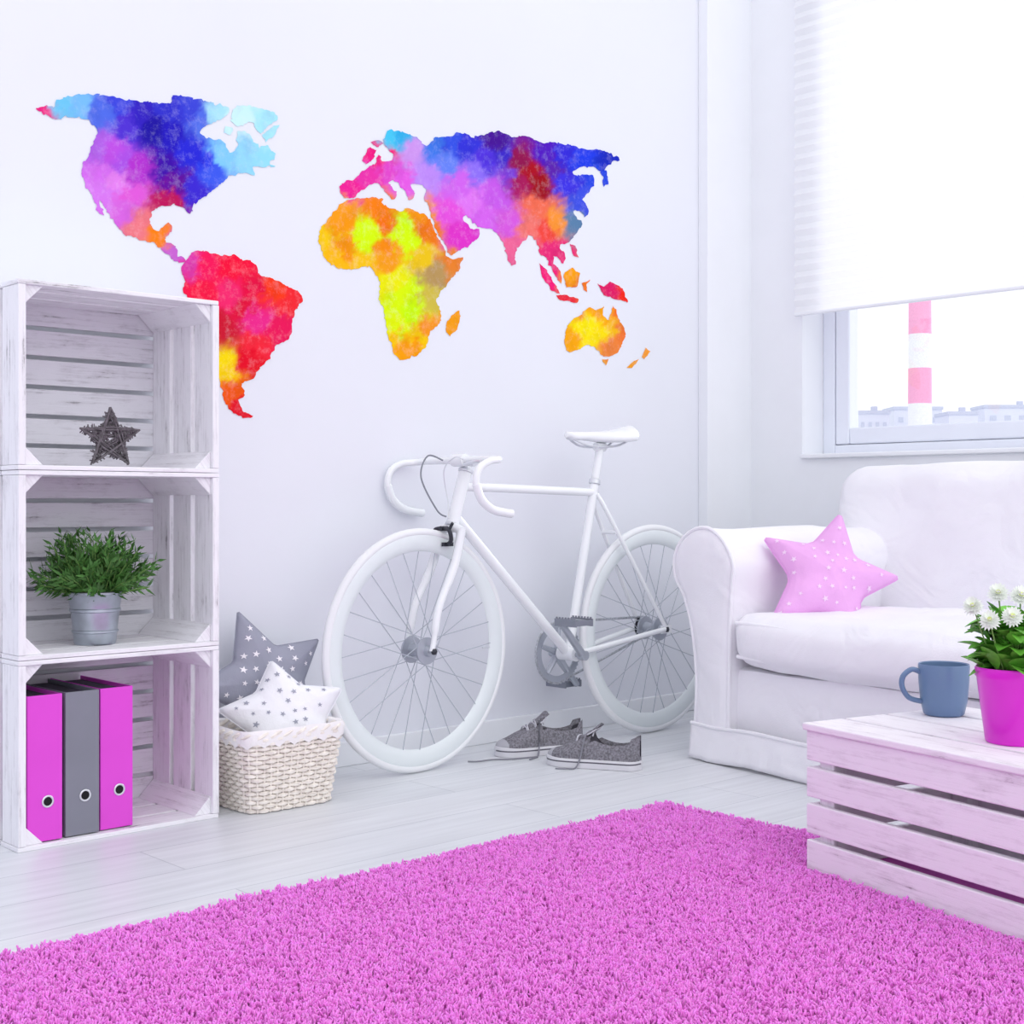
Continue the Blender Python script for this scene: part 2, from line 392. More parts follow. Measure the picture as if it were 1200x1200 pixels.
ANC = [((50,130),(235,30,130)),((75,122),(110,200,240)),((95,120),(120,190,245)),((120,126),(80,110,230)),((135,120),(60,70,220)),((180,150),(30,15,165)),((165,140),(50,30,190)),((200,160),(36,24,190)),((200,130),(50,50,205)),((150,150),(80,50,210)),((160,200),(180,50,205)),((120,200),(215,110,235)),((130,180),(190,80,225)),((115,175),(180,100,230)),((205,210),(100,5,160)),((195,195),(60,5,170)),((240,190),(40,60,230)),((225,180),(40,40,215)),((225,130),(60,70,215)),((236,138),(80,110,230)),((262,182),(130,205,250)),((250,135),(170,230,250)),((280,140),(205,246,252)),((310,150),(170,235,250)),((310,188),(150,225,245)),((290,185),(150,220,250)),((225,225),(60,40,210)),((250,200),(60,90,235)),((198,236),(190,15,90)),((140,250),(215,100,220)),((150,225),(225,90,215)),((125,225),(215,120,235)),((165,266),(240,120,130)),((185,276),(250,130,10)),((205,295),(200,100,205)),((140,215),(228,130,235)),((140,190),(170,80,225)),
((225,306),(225,60,170)),((240,308),(248,20,90)),((270,312),(250,10,60)),((300,340),(240,5,70)),((345,350),(248,40,50)),((300,375),(240,40,140)),((262,385),(210,20,50)),((235,340),(250,20,70)),((262,434),(255,215,0)),((260,424),(255,225,0)),((290,420),(235,5,40)),((272,460),(245,90,10)),((285,485),(232,15,40)),((320,340),(252,60,20)),((330,385),(238,20,90)),((300,400),(250,40,60)),((270,345),(248,40,110)),((285,362),(230,10,60)),
((400,246),(252,160,20)),((380,280),(250,205,10)),((405,292),(248,150,0)),((408,262),(250,155,5)),((432,278),(215,255,0)),((424,270),(215,255,0)),((428,286),(215,255,0)),((440,270),(220,250,0)),((450,262),(245,115,5)),((446,240),(250,130,10)),((475,265),(210,255,0)),((478,284),(215,255,0)),((468,276),(215,250,0)),((453,288),(248,140,5)),((494,300),(240,200,20)),((500,268),(240,120,10)),((490,252),(245,150,10)),((510,320),(185,150,90)),((530,306),(235,130,40)),((505,345),(210,190,70)),((452,306),(248,160,20)),((462,330),(240,240,0)),((480,365),(205,255,0)),((470,350),(220,252,0)),((484,345),(215,252,0)),((470,380),(225,248,0)),((460,400),(252,200,0)),((500,385),(248,150,30)),((480,408),(252,160,0)),((490,398),(250,205,0)),((530,380),(248,160,10)),((395,305),(252,190,10)),((425,305),(250,200,10)),
((410,220),(240,30,150)),((440,185),(240,20,130)),((430,205),(235,50,170)),((450,178),(245,30,120)),((458,160),(70,200,240)),((470,160),(50,180,235)),((482,176),(205,150,235)),((510,172),(60,120,230)),((470,210),(230,90,225)),((455,200),(225,70,200)),((500,205),(190,140,245)),((520,190),(100,130,240)),((530,170),(50,80,225)),((545,172),(50,50,215)),((540,215),(210,100,235)),((525,250),(230,80,220)),((540,280),(225,50,200)),((580,165),(70,10,150)),((570,185),(80,50,220)),((580,230),(200,90,230)),((560,200),(140,110,240)),((600,262),(215,90,220)),((570,255),(215,100,235)),((600,290),(240,100,150)),((620,200),(175,5,30)),((632,215),(160,0,20)),((610,215),(170,20,90)),((605,188),(150,10,80)),((640,182),(80,20,190)),((660,180),(50,40,215)),((680,190),(30,60,230)),((662,215),(60,50,225)),((650,200),(90,30,170)),((720,188),(20,40,190)),((630,245),(245,110,80)),((620,262),(245,120,110)),((640,270),(245,70,60)),((655,258),(250,150,50)),((672,262),(90,130,170)),((650,300),(235,40,120)),((682,238),(60,80,225)),((555,235),(225,120,240)),((600,205),(120,60,210)),((590,180),(60,40,200)),
((640,325),(245,20,120)),((665,348),(235,40,60)),((670,328),(255,165,0)),((712,342),(225,20,100)),((730,350),(245,40,20)),((688,335),(245,120,30)),
((690,385),(255,238,0)),((694,398),(255,232,0)),((702,388),(255,228,0)),((668,398),(252,170,0)),((715,402),(245,135,60)),((714,388),(250,190,20)),((705,368),(255,170,10)),((728,392),(245,120,50)),((745,425),(245,160,40)),((760,410),(252,160,50)),((706,212),(30,70,225))]
AN = [(a[0], a[1], lin(c)) for a, c in ANC]
def map_col(x, y):
    wx = x+8*noise.noise(Vector((x*.05, y*.05, 1)))+6*noise.noise(Vector((x*.14, y*.14, 4)))+3*noise.noise(Vector((x*.35, y*.35, 14)))
    wy = y+8*noise.noise(Vector((x*.05, y*.05, 8)))+6*noise.noise(Vector((x*.14, y*.14, 6)))+3*noise.noise(Vector((x*.35, y*.35, 19)))
    sw = 0; c = [0, 0, 0]
    for ax, ay, ac in AN:
        w = 1/((ax-wx)**2+(ay-wy)**2+14)**3.0; sw += w
        for i in range(3): c[i] += w*ac[i]
    return [x_/sw*.98 for x_ in c]
dec = thing('wall_map_decal', 'watercolour world map sticker on the white wall above the bicycle', 'wall decal', at_y(420, 300, YW-.0015))
def landmass(name, px, jit=1.0):
    vs, fs = fill_poly(px, jit)
    pts = [at_y(p.x, p.y, YW-.0015)-dec.location for p in vs]
    me = bpy.data.meshes.new(name); me.from_pydata([tuple(p) for p in pts], [], [tuple(f) for f in fs]); me.update()
    bm = bmesh.new(); bm.from_mesh(me)
    bmesh.ops.recalc_face_normals(bm, faces=bm.faces)
    if bm.faces and sum(f.normal.y for f in bm.faces) > 0: bmesh.ops.reverse_faces(bm, faces=bm.faces)
    bm.to_mesh(me); bm.free()
    ca = me.color_attributes.new('Col', 'FLOAT_COLOR', 'POINT')
    buf = []
    for p in vs: buf += [*map_col(p.x, p.y), 1]
    ca.data.foreach_set('color', buf)
    me.materials.append(M['map']); o = bpy.data.objects.new(name, me); COL.objects.link(o); o.parent = dec
landmass('continent_shape', [(42,128),(50,124),(62,126),(66,118),(80,113),(100,110),(125,112),(150,117),(175,120),(200,121),(203,113),(222,113),(246,120),(262,124),(270,130),(262,138),(248,144),(238,150),(236,156),(244,162),(256,164),(264,168),(267,176),(274,178),(279,168),(276,158),(284,153),(292,158),(297,164),(303,172),(311,170),(320,178),(323,186),(316,190),(322,195),(308,196),(296,198),(298,205),(287,203),(270,206),(262,214),(248,224),(238,232),(228,238),(222,250),(216,243),(208,241),(195,241),(182,245),(176,255),(178,266),(186,270),(194,262),(202,264),(198,274),(192,281),(206,288),(208,298),(218,305),(212,308),(200,303),(190,292),(172,282),(155,278),(140,270),(130,254),(120,238),(116,236),(122,252),(116,250),(110,234),(98,212),(97,195),(104,180),(110,165),(114,155),(108,145),(95,138),(80,136),(66,140),(52,134)])
landmass('island_shape', [(274,126),(285,123),(305,127),(322,132),(326,140),(316,146),(306,156),(300,150),(292,142),(282,148),(272,142)])
landmass('island_shape', [(308,158),(320,148),(327,146),(322,158),(312,166)], .6)
landmass('island_shape', [(264,148),(274,150),(270,158),(262,156)], .5)
landmass('continent_shape', [(213,318),(220,302),(232,294),(248,296),(262,300),(272,298),(285,304),(300,310),(305,322),(322,328),(338,336),(352,344),(354,354),(346,366),(342,380),(338,398),(322,406),(316,420),(304,432),(296,444),(284,450),(286,462),(281,470),(285,482),(298,487),(290,490),(274,484),(264,470),(258,450),(254,430),(256,400),(250,385),(238,370),(224,354),(214,340),(216,328)])
landmass('continent_shape', [(400,238),(412,234),(430,232),(446,232),(450,240),(462,246),(472,248),(478,244),(498,252),(506,262),(512,276),(520,292),(526,303),(542,302),(536,318),(522,336),(512,350),(516,366),(516,378),(504,388),(502,402),(490,414),(474,421),(464,418),(458,402),(452,384),(452,368),(444,352),(446,336),(440,320),(428,312),(412,316),(396,314),(384,306),(376,294),(374,282),(376,268),(384,256),(394,246)])
landmass('island_shape', [(538,363),(540,372),(536,386),(528,394),(523,390),(524,376),(532,368)], .6)
landmass('continent_shape', [(400,214),(400,228),(414,232),(422,224),(432,217),(442,213),(450,222),(460,233),(465,228),(455,214),(464,212),(474,224),(480,235),(486,228),(482,218),(490,214),(500,222),(497,232),(502,240),(504,252),(508,262),(516,278),(524,290),(528,300),(540,292),(556,282),(562,270),(552,268),(542,256),(548,254),(558,264),(568,268),(576,270),(586,278),(592,292),(598,310),(603,308),(606,290),(614,282),(622,276),(628,282),(632,296),(638,300),(644,312),(650,322),(658,332),(656,318),(648,306),(650,300),(660,308),(662,300),(656,288),(668,282),(676,272),(682,262),(676,256),(672,248),(680,246),(686,254),(690,248),(686,238),(682,232),(692,222),(698,212),(692,204),(676,206),(672,198),(684,196),(700,198),(706,207),(708,219),(714,208),(710,198),(716,190),(726,187),(716,180),(700,176),(680,174),(660,168),(636,167),(620,160),(600,160),(584,154),(572,156),(556,161),(540,155),(528,160),(510,161),(500,170),(488,162),(470,154),(456,152),(452,160),(450,170),(456,176),(460,186),(450,190),(444,182),(440,190),(432,196),(424,202),(412,210)])
landmass('island_shape', [(428,180),(434,172),(441,176),(438,186),(430,192),(424,188)], .6)
landmass('island_shape', [(434,166),(444,164),(450,168),(442,173)], .5)
landmass('island_shape', [(632,308),(640,316),(650,332),(656,344),(646,340),(636,326)], .6)
landmass('island_shape', [(652,346),(664,346),(678,350),(676,355),(654,351)], .5)
landmass('island_shape', [(660,322),(670,314),(680,320),(676,336),(664,337)], .6)
landmass('island_shape', [(682,332),(692,328),(687,333),(688,342),(684,340)], .4)
landmass('island_shape', [(668,286),(675,288),(678,302),(672,300)], .5)
landmass('island_shape', [(700,332),(707,336),(716,330),(730,338),(736,354),(722,351),(708,346)], .6)
landmass('continent_shape', [(668,378),(680,370),(690,360),(700,364),(708,358),(706,370),(714,374),(719,358),(724,372),(733,388),(730,402),(722,414),(708,418),(700,410),(690,404),(676,410),(664,411),(662,394)], .8)
landmass('island_shape', [(705,421),(713,421),(710,428)], .3)
landmass('island_shape', [(757,407),(762,412),(755,421),(752,419)], .3)
landmass('island_shape', [(749,421),(741,431),(734,431),(743,423)], .3)
# ------------------------------------------------------------ crate shelf
CX0, CX1, CY = 1.206, 1.690, 2.824
CW = CX1-CX0; CD = YW-.018-CY; CHt = .406
def crate(name, lab, z):
    t = thing(name, lab, 'crate', ((CX0+CX1)/2, CY, z), 0, 'wooden crates stacked as a shelf'); te = .017; tl = .010
    h = CHt-.001
    for sx in (-1, 1):
        b = MB(); gp = .018; yw = (CD-tl-2*gp)/3
        for i in range(3):
            b.box((sx*(CW/2-te/2), yw/2+i*(yw+gp), h/2), (te, yw, h-2*tl-.001))
        b.build('end_panel', M['crate'], t, smooth=False, bevel=.0018)
    for sz in (0, 1):
        b = MB(); yw = (CD-tl-.02)/3
        for i in range(3):
            b.box((random.uniform(-.0015, .0015), yw/2+i*(yw+.010), tl/2 if sz == 0 else h-tl/2), (CW, yw, tl))
        b.build('side_panel', M['crate'], t, smooth=False, bevel=.0018)
    b = MB(); zh = (h-.010*5)/6
    for i in range(6):
        b.box((0, CD-tl/2, zh/2+i*(zh+.010)), (CW, tl-.001, zh))
    b.build('back_panel', M['crateback'], t, smooth=False, bevel=.0018)
    for sx in (-1, 1):
        for sz in (0, 1):
            b = MB(); cx = sx*(CW/2-te); cz = tl if sz == 0 else h-tl; q = .042; s2 = 1 if sz == 0 else -1
            tri = [(cx, cz), (cx-sx*q, cz), (cx, cz+s2*q)]
            ln = CD-tl-.012
            b.rings([[Vector((x, .010, z_)) for x, z_ in tri], [Vector((x, .010+ln, z_)) for x, z_ in tri]])
            for f in b.bm.faces:
                for l in f.loops: l[b.uv].uv = (l.vert.co.y+sx*3, l.vert.co.x+l.vert.co.z*.7)
            b.build('corner_post', M['crate'], t, smooth=False, bevel=.0018)
    return t
crate('wooden_crate', 'whitewashed wooden crate holding three binders, bottom of the stack', 0)
crate('wooden_crate', 'whitewashed wooden crate holding the potted plant, middle of the stack', CHt)
crate('wooden_crate', 'whitewashed wooden crate holding the twig star, top of the stack', 2*CHt)
# binders
def binder(x, y, m, lab):
    t = thing('ring_binder', lab, 'binder', (x, y, .0125), 0, 'ring binders in the bottom crate')
    w = .078; h = .315; d = .258; th = .003
    b = MB(); b.box((0, th/2, h/2), (w, th, h)); b.box((-w/2+th/2, d/2+th/2, h/2), (th, d-th, h)); b.box((w/2-th/2, d/2+th/2, h/2), (th, d-th, h))
    b.build('cover', m, t, smooth=False, bevel=.001)
    b = MB(); b.box((0, d/2+.002, h/2), (w-2*th-.008, d-.03, h-.016)); b.build('paper_block', M['paper'], t, smooth=False)
    Mx = T(0.006, -.0005, .085) @ RX(pi/2)
    b = MB(); b.lathe([(.0095, 0), (.0135, .0), (.0135, .0012), (.0125, .002), (.0105, .002), (.0095, .001)], 24, Mx); b.build('finger_ring', M['chrome'], t)
    b = MB(); b.lathe([(.0001, .0003), (.0098, .0003)], 24, Mx); b.build('finger_hole', M['hole'], t)
binder(1.270, 2.837, M['binderpink'], 'pink ring binder, leftmost in the bottom crate')
binder(1.357, 2.840, M['bindergrey'], 'grey ring binder between two pink binders')
binder(1.441, 2.846, M['binderpink'], 'pink ring binder right of the grey binder')
# twig star
def star_pts(R, r, n=5, rot=pi/2):
    return [((R if i % 2 == 0 else r)*cos(rot+i*pi/n), (R if i % 2 == 0 else r)*sin(rot+i*pi/n)) for i in range(2*n)]
st = thing('star_ornament', 'dark grey woven twig star standing in the top crate', 'ornament', (1.452, 2.90, 2*CHt+.0105), radians(-10))
Rs = .074; cz = Rs*cos(pi/5)+.005
def stw(x, y, z=0): return Vector((x, z, cz+y))
SP = star_pts(Rs, Rs*.42)
b = MB()
for lay in range(8):
    for i in range(10):
        a = Vector(SP[i]); c = Vector(SP[(i+1) % 10]); sc = .97-lay*.115
        j = lambda: random.uniform(-.002, .002)
        b.tube([stw(a.x*sc+j(), a.y*sc+j(), j()*2), stw((a.x+c.x)/2*sc+j(), (a.y+c.y)/2*sc+j(), j()*3-.004), stw(c.x*sc+j(), c.y*sc+j(), j()*2)], .0021, 5)
for i in range(110):
    k = random.randrange(5); a = Vector(SP[2*k]); q = random.uniform(.05, .85); p = a*q
    wd = .5*(1-q)*Rs+.004; t_ = Vector((-a.y, a.x)).normalized(); e0 = p+t_*wd*random.uniform(.6, 1)+a*random.uniform(-.1, .1); e1 = p-t_*wd*random.uniform(.6, 1)+a*random.uniform(-.1, .1)
    b.tube([stw(e0.x, e0.y, .003), stw((e0.x+e1.x)/2, (e0.y+e1.y)/2, -.008-random.uniform(0, .004)), stw(e1.x, e1.y, .003)], random.uniform(.001, .0018), 5)
b.build('twig_weave', M['twig'], st)
b = MB()
for i in range(5):
    a = Vector(SP[2*i]); a2 = Vector(SP[(2*i+4) % 10])
    for k in range(2):
        o = (k-.5)*.006
        b.tube([stw(a.x*.95, a.y*.95, -.006), stw((a.x+a2.x)/2+o, (a.y+a2.y)/2+o, -.011), stw(a2.x*.95, a2.y*.95, -.006)], .0020, 6)
b.build('binding_twigs', M['twig'], st)
# zinc bucket plant
pl = thing('potted_plant', 'bushy green plant in a galvanised zinc bucket in the middle crate', 'plant', (1.446, 2.962, CHt+.0105))
b = MB(); prof = [(.0001, .001), (.044, .001), (.045, 0), (.047, .004), (.0495, .026), (.0525, .028), (.0525, .032), (.0500, .034), (.054, .074), (.0575, .076), (.0575, .081), (.0552, .083), (.060, .112), (.064, .116), (.064, .120), (.060, .122), (.058, .118), (.046, .01), (.0001, .01)]
b.lathe(prof, 40); b.build('bucket', M['zinc'], pl)
b = MB(); b.lathe([(.0001, .104), (.055, .102)], 24); b.build('soil', M['soil'], pl)
bs = MB(); bl_ = MB()
for i in range(170):
    a = random.uniform(0, 2*pi); el = random.uniform(.12, 1.45); ln = random.uniform(.08, .125)*(1+.36*max(0, el-.5))
    d = Vector((cos(a)*cos(el)*1.05, sin(a)*cos(el)*.85, sin(el)))
    p0 = Vector((cos(a)*.02*random.random()*2, sin(a)*.02*random.random()*2, .102))
    pts = []
    for k in range(7):
        q = k/6; p = p0+d*ln*q+Vector((0, 0, -.02*q*q*cos(el)+.03*q*cos(el)))
        pts.append(p)
    bs.tube(pts, [.0013]*6+[.0006], 4)
    for k in range(1, 7):
        for w in range(4):
            p = pts[k-1]+(pts[k]-pts[k-1])*random.random(); tdir = (pts[k]-pts[k-1]).normalized()
            sd = Vector((random.uniform(-1, 1), random.uniform(-1, 1), random.uniform(-1, 1))); sd = (sd-tdir*sd.dot(tdir)).normalized()
            ld = (tdir*.8+sd*.75).normalized(); L = random.uniform(.016, .032); wd = ld.cross(sd+Vector((.1, .2, .3))).normalized()*.0036
            e = [p, p+ld*L*.4+wd, p+ld*L+sd*.002, p+ld*L*.4-wd]
            bl_.face([bl_.bm.verts.new(x) for x in e])
bs.build('stem', M['stem'], pl); bl_.build('foliage', M['green'], pl, smooth=False)
# ------------------------------------------------------------ star pillows
def star_pillow(name, lab, cat, R, ratio, Tk, loc, rot, m1, m2, nst, ssz, group=None, spin=0, seed=1, rnd_=.12, sx=1, tall=0):
    rnd = random.Random(seed)
    base = [Vector(p) for p in star_pts(R, R*ratio)]
    for i in range(0, 10, 2): base[i] *= 1+rnd.uniform(-.05, .05)
    base[0] *= 1+tall
    for it in range(2):
        nb = []
        for i in range(len(base)):
            a, c = base[i], base[(i+1) % len(base)]
            nb += [a*(1-rnd_)+c*rnd_, a*rnd_+c*(1-rnd_)]
        base = nb
    bd = []
    for i in range(len(base)):
        a, c = base[i], base[(i+1) % len(base)]; m = max(1, int((c-a).length/(R*.05)))
        for k in range(m): bd.append(a+(c-a)*(k/m))
    def dist(p):
        best = 9
        for i in range(len(bd)):
            a = bd[i]; ab = bd[(i+1) % len(bd)]-a; t = max(0, min(1, (p-a).dot(ab)/max(ab.length_squared, 1e-12)))
            best = min(best, (p-a-ab*t).length)
        return best
    def hgt(p):
        d = dist(p); k = R*.16
        w = noise.noise(Vector((p.x*22, p.y*22, seed)))*.05*R*min(1, d/(.1*R))
        return Tk*(1-math.exp(-d/k))**.75 + w*.6
    root = thing(name, lab, cat, loc, 0, group)
    root.rotation_euler = rot
    b = MB(); nr = 16; N_ = len(bd)
    sp = Matrix.Rotation(spin, 3, 'Y')
    def V(p, z):
        q = sp @ Vector((p.x, -z, p.y)); q.x *= sx; return q
    rimv = [b.bm.verts.new(V(p, 0)) for p in bd]
    for sg in (1, -1):
        prev = rimv
        for r in range(1, nr):
            q = 1-(r/nr)
            row = [b.bm.verts.new(V(p*q, sg*hgt(p*q))) for p in bd]
            for i in range(N_): b.face([prev[i], prev[(i+1) % N_], row[(i+1) % N_], row[i]])
            prev = row
        c = b.bm.verts.new(V(Vector((0, 0)), sg*hgt(Vector((0, 0)))))
        for i in range(N_): b.face([prev[i], prev[(i+1) % N_], c])
    bmesh.ops.recalc_face_normals(b.bm, faces=b.bm.faces)
    done = []; tries = 0
    while len(done) < nst and tries < 1200:
        tries += 1
        p = Vector((rnd.uniform(-R, R), rnd.uniform(-R, R)))
        c = False; j = N_-1
        for i in range(N_):
            if (bd[i].y > p.y) != (bd[j].y > p.y) and p.x < (bd[j].x-bd[i].x)*(p.y-bd[i].y)/(bd[j].y-bd[i].y)+bd[i].x: c = not c
            j = i
        if not c or dist(p) < ssz*1.15 or any((p-q).length < ssz*2.8 for q in done): continue
        done.append(p); rr = rnd.uniform(0, 1.2); s_ = ssz*rnd.uniform(.7, 1.1)
        cv = b.bm.verts.new(V(p, hgt(p)+.0016)); ring = []
        for (x, y) in star_pts(s_, s_*.40, 5, rr):
            q = p+Vector((x, y)); ring.append(b.bm.verts.new(V(q, hgt(q)+.0016)))
        for i in range(10): b.face([cv, ring[i], ring[(i+1) % 10]], 1)
    me = bpy.data.meshes.new('cushion_cover'); b.bm.to_mesh(me); b.bm.free(); me.materials.append(m1); me.materials.append(m2)
    me.polygons.foreach_set('use_smooth', [True]*len(me.polygons))
    o = bpy.data.objects.new('cushion_cover', me); COL.objects.link(o); o.parent = root
    s = MB(); s.tube([V(p, 0) for p in bd], .0014, 5, closed=True); s.build('seam', m1, root)
    return root
# ------------------------------------------------------------ basket
bk = thing('wicker_basket', 'cream wicker basket with white cloth liner holding star cushions beside the crates', 'basket', (1.875, 2.885, 0))
def rrect(hx, hy, r, n):
    pts = []
    segs = [((hx-r, -hy+r), -90), ((hx-r, hy-r), 0), ((-hx+r, hy-r), 90), ((-hx+r, -hy+r), 180)]
    for c, a0 in segs:
        for k in range(7):
            a = radians(a0+90*k/6); pts.append(Vector((c[0]+r*cos(a), c[1]+r*sin(a), 0)))
    L = [0]
    for i in range(len(pts)): L.append(L[-1]+(pts[(i+1) % len(pts)]-pts[i]).length)
    out = []
    for k in range(n):
        d = L[-1]*k/n; i = max(j for j in range(len(L)-1) if L[j] <= d)
        a, c = pts[i], pts[(i+1) % len(pts)]; out.append(a+(c-a)*((d-L[i])/max(1e-9, (L[i+1]-L[i]))))
    return out
NS = 48; HB = .185
b = MB()
rows = 17
for r in range(rows):
    q = r/(rows-1); hx = .118+.022*q; hy = .098+.02*q; z = .006+(HB-.012)*q
    base = rrect(hx, hy, .035, NS*4); pts = []
    for i, p in enumerate(base):
        nrm = (base[(i+1) % len(base)]-base[i-1]).cross(Vector((0, 0, 1))).normalized()
        pts.append(p+nrm*.0042*cos(pi*i/4+(pi if r % 2 else 0))+Vector((0, 0, z)))
    b.tube(pts, .0052, 6, closed=True)
b.build('weave', M['wicker'], bk)
b = MB()
lo_ = rrect(.118, .098, .035, NS); hi_ = rrect(.140, .118, .035, NS)
for i in range(NS): b.tube([lo_[i]+Vector((0, 0, .002)), hi_[i]+Vector((0, 0, HB))], .0034, 5)
b.build('stakes', M['wicker'], bk)
b = MB()
for ph in (0, pi):
    base = rrect(.141, .119, .035, 160)
    b.tube([p*(1+.03*cos(i*.55+ph))+Vector((0, 0, HB+.004+.005*sin(i*.55+ph))) for i, p in enumerate(base)], .0055, 6, closed=True)
b.build('braided_rim', M['wicker'], bk)
b = MB(); b.prism([(p.x, p.y) for p in rrect(.114, .094, .033, 40)], .001, .007, Matrix()); b.build('base', M['wicker'], bk)
b = MB(); rings = []
for j, (sc, z) in enumerate([(.955, .02), (.97, .12), (.985, HB-.01), (1.0, HB+.012), (1.045, HB+.017), (1.075, HB+.006), (1.085, HB-.022)]):
    q = min(1, z/HB); hx = (.111+.024*q)*(sc if j > 2 else 1); hy = (.091+.024*q)*(sc if j > 2 else 1); row = []
    for i, p in enumerate(rrect(hx+(.002 if j > 3 else 0), hy+(.002 if j > 3 else 0), .035, 144)):
        zz = z+.003*noise.noise(Vector((p.x*30, p.y*30, z*9)))
        if j == 6: zz += .009*abs(sin(i*pi/6))-.004
        wob = 1+.012*noise.noise(Vector((p.x*25, p.y*25, j)))
        row.append(Vector((p.x*wob, p.y*wob, zz)))
    rings.append(row)
b.rings(rings, True, False); b.build('cloth_liner', M['liner'], bk)
star_pillow('star_cushion', 'grey star cushion with white stars, behind the white one in the basket', 'cushion', .19, .54, .036, (1.945, 3.02, .272), (radians(-12), 0, radians(-4)), M['greystar'], M['whiteprint'], 36, .0098, 'star cushions in the basket', spin=radians(-16), seed=3, rnd_=.045, sx=1.08, tall=.10)
star_pillow('star_cushion', 'white star cushion with grey stars, in front in the basket', 'cushion', .152, .60, .044, (1.915, 2.885, .206), (radians(-26), 0, radians(-22)), M['whitestar'], M['greyprint'], 30, .0080, 'star cushions in the basket', spin=radians(-8), seed=5, rnd_=.07, sx=1.1)
# ------------------------------------------------------------ bicycle
BX, BY = 2.378, 2.925; WB = .972; RW = .336
bk = thing('bicycle', 'white fixed gear bicycle with drop handlebars leaning along the wall', 'bicycle', (BX, BY, 0))
def wheel(x):
    b = MB()
    prof = [(.272, 0), (.277, .006), (.294, .0095), (.314, .0105), (.319, .008), (.317, 0), (.319, -.008), (.314, -.0105), (.294, -.0095), (.277, -.006)]
    n = 96; rings = [[Vector((r*cos(2*pi*k/n), w, r*sin(2*pi*k/n))) for r, w in prof] for k in range(n)]; rings.append(rings[0])
    b.rings(rings, True, False); w = b.build('wheel', M['rimwhite'], bk, loc=(x, 0, RW))
    b = MB(); b.tube([Vector((.3245*cos(2*pi*k/96), 0, .3245*sin(2*pi*k/96))) for k in range(96)], .0115, 12, closed=True); b.build('tire', M['tire'], w)
    RXm = RX(pi/2); b = MB()
    pr = [(.007, -.062), (.007, -.05), (.014, -.049), (.016, -.036), (.037, -.034), (.038, -.031), (.037, -.028), (.019, -.026), (.016, -.01), (.016, .01), (.019, .026), (.037, .028), (.038, .031), (.037, .034), (.016, .036), (.014, .049), (.007, .05), (.007, .062)]
    b.lathe(pr, 28, RXm, capa=True, capb=True); b.build('hub', M['hubmetal'], w)
    for s_ in (-1, 1):
        b = MB(); b.lathe([(.0001, s_*.058), (.009, s_*.058), (.0095, s_*.064), (.006, s_*.067), (.0001, s_*.068)], 6, RXm); b.build('axle_nut', M['darkmetal'], w)
    protos = []
    for sd in (-1, 1):
        for dr in (-1, 1):
            me = MB(); a = dr*.95
            me.tube([Vector((.034*cos(a), sd*.031, .034*sin(a))), Vector((.276, sd*.002, 0))], .0013, 5)
            protos.append(me.build('spoke', M['spoke'], w))
    ns = 28
    for i in range(ns):
        k = i % 4; o = protos[k] if i < 4 else protos[k].copy()
        if i >= 4: COL.objects.link(o); o.parent = w
        o.rotation_euler = (0, -2*pi*i/ns, 0)
    b = MB(); b.tube([Vector((.245, 0, -.012)), Vector((.276, 0, -.012))], .0028, 6); b.build('valve', M['chrome'], w)
    return w
w1 = wheel(0); w1.rotation_euler = (0, 0, radians(3)); w2 = wheel(WB)
HB0 = Vector((.122, 0, .685)); HT = Vector((.168, 0, .828)); BB = Vector((.585, 0, .282)); SC = Vector((.697, 0, .79)); RH = Vector((WB, 0, RW))
b = MB()
b.tube([HB0, HT], .0185, 16); b.tube([HT+(HB0-HT)*.28, SC+(BB-SC)*.03], .0125, 14); b.tube([HB0+(HT-HB0)*.14, BB], .0150, 14); b.tube([BB, SC+(SC-BB)*.04], .0140, 14)
b.lathe([(.021, -.034), (.021, .034)], 20, T(*BB) @ RX(pi/2), capa=True, capb=True)
for s_ in (-1, 1):
    b.tube(catmull([BB+Vector((.01, s_*.014, 0)), BB+Vector((.1, s_*.026, .012)), Vector((WB-.03, s_*.055, RW-.003)), Vector((WB-.005, s_*.056, RW))]), .0085, 10)
    b.tube(catmull([SC+Vector((.0, s_*.012, -.02)), SC+Vector((.05, s_*.026, -.1)), Vector((WB-.02, s_*.055, RW+.035)), Vector((WB, s_*.056, RW+.004))]), .007, 10)
    b.box(Vector((WB+.002, s_*.056, RW)), (.05, .005, .026))
b.tube([SC+Vector((.07, -.03, -.14)), SC+Vector((.07, .03, -.14))], .006, 8)
b.build('frame', M['bikewhite'], bk)
b = MB(); cr = HB0+(HB0-HT)*.12
b.tube([HB0+(HB0-HT)*.04, cr], .017, 14)
b.tube([cr+Vector((0, -.048, -.006)), cr+Vector((0, -.02, .004)), cr+Vector((0, .02, .004)), cr+Vector((0, .048, -.006))], .014, 10)
for s_ in (-1, 1):
    b.tube(catmull([cr+Vector((0, s_*.044, 0)), cr+Vector((-.03, s_*.048, -.1)), Vector((.028, s_*.052, RW+.12)), Vector((.008, s_*.054, RW+.03)), Vector((0, s_*.055, RW))]), [.0125]*12+[.011]*10+[.008]*11, 10)
b.build('fork', M['bikewhite'], bk)
b = MB(); ax = (HT-HB0).normalized(); q = Vector((0, 0, 1)).rotation_difference(ax).to_matrix().to_4x4()
b.lathe([(.016, 0), (.0215, .001), (.0215, .008), (.016, .012), (.0145, .03), (.016, .031), (.016, .04), (.0001, .042)], 20, T(*HT) @ q); b.build('headset_cup', M['chrome'], bk)
b = MB(); b.lathe([(.016, 0), (.0215, -.001), (.0215, -.008), (.016, -.012)], 20, T(*HB0) @ q); b.build('headset_cup', M['chrome'], bk)
HBC = HT+ax*.032+Vector((-.03, 0, .004))
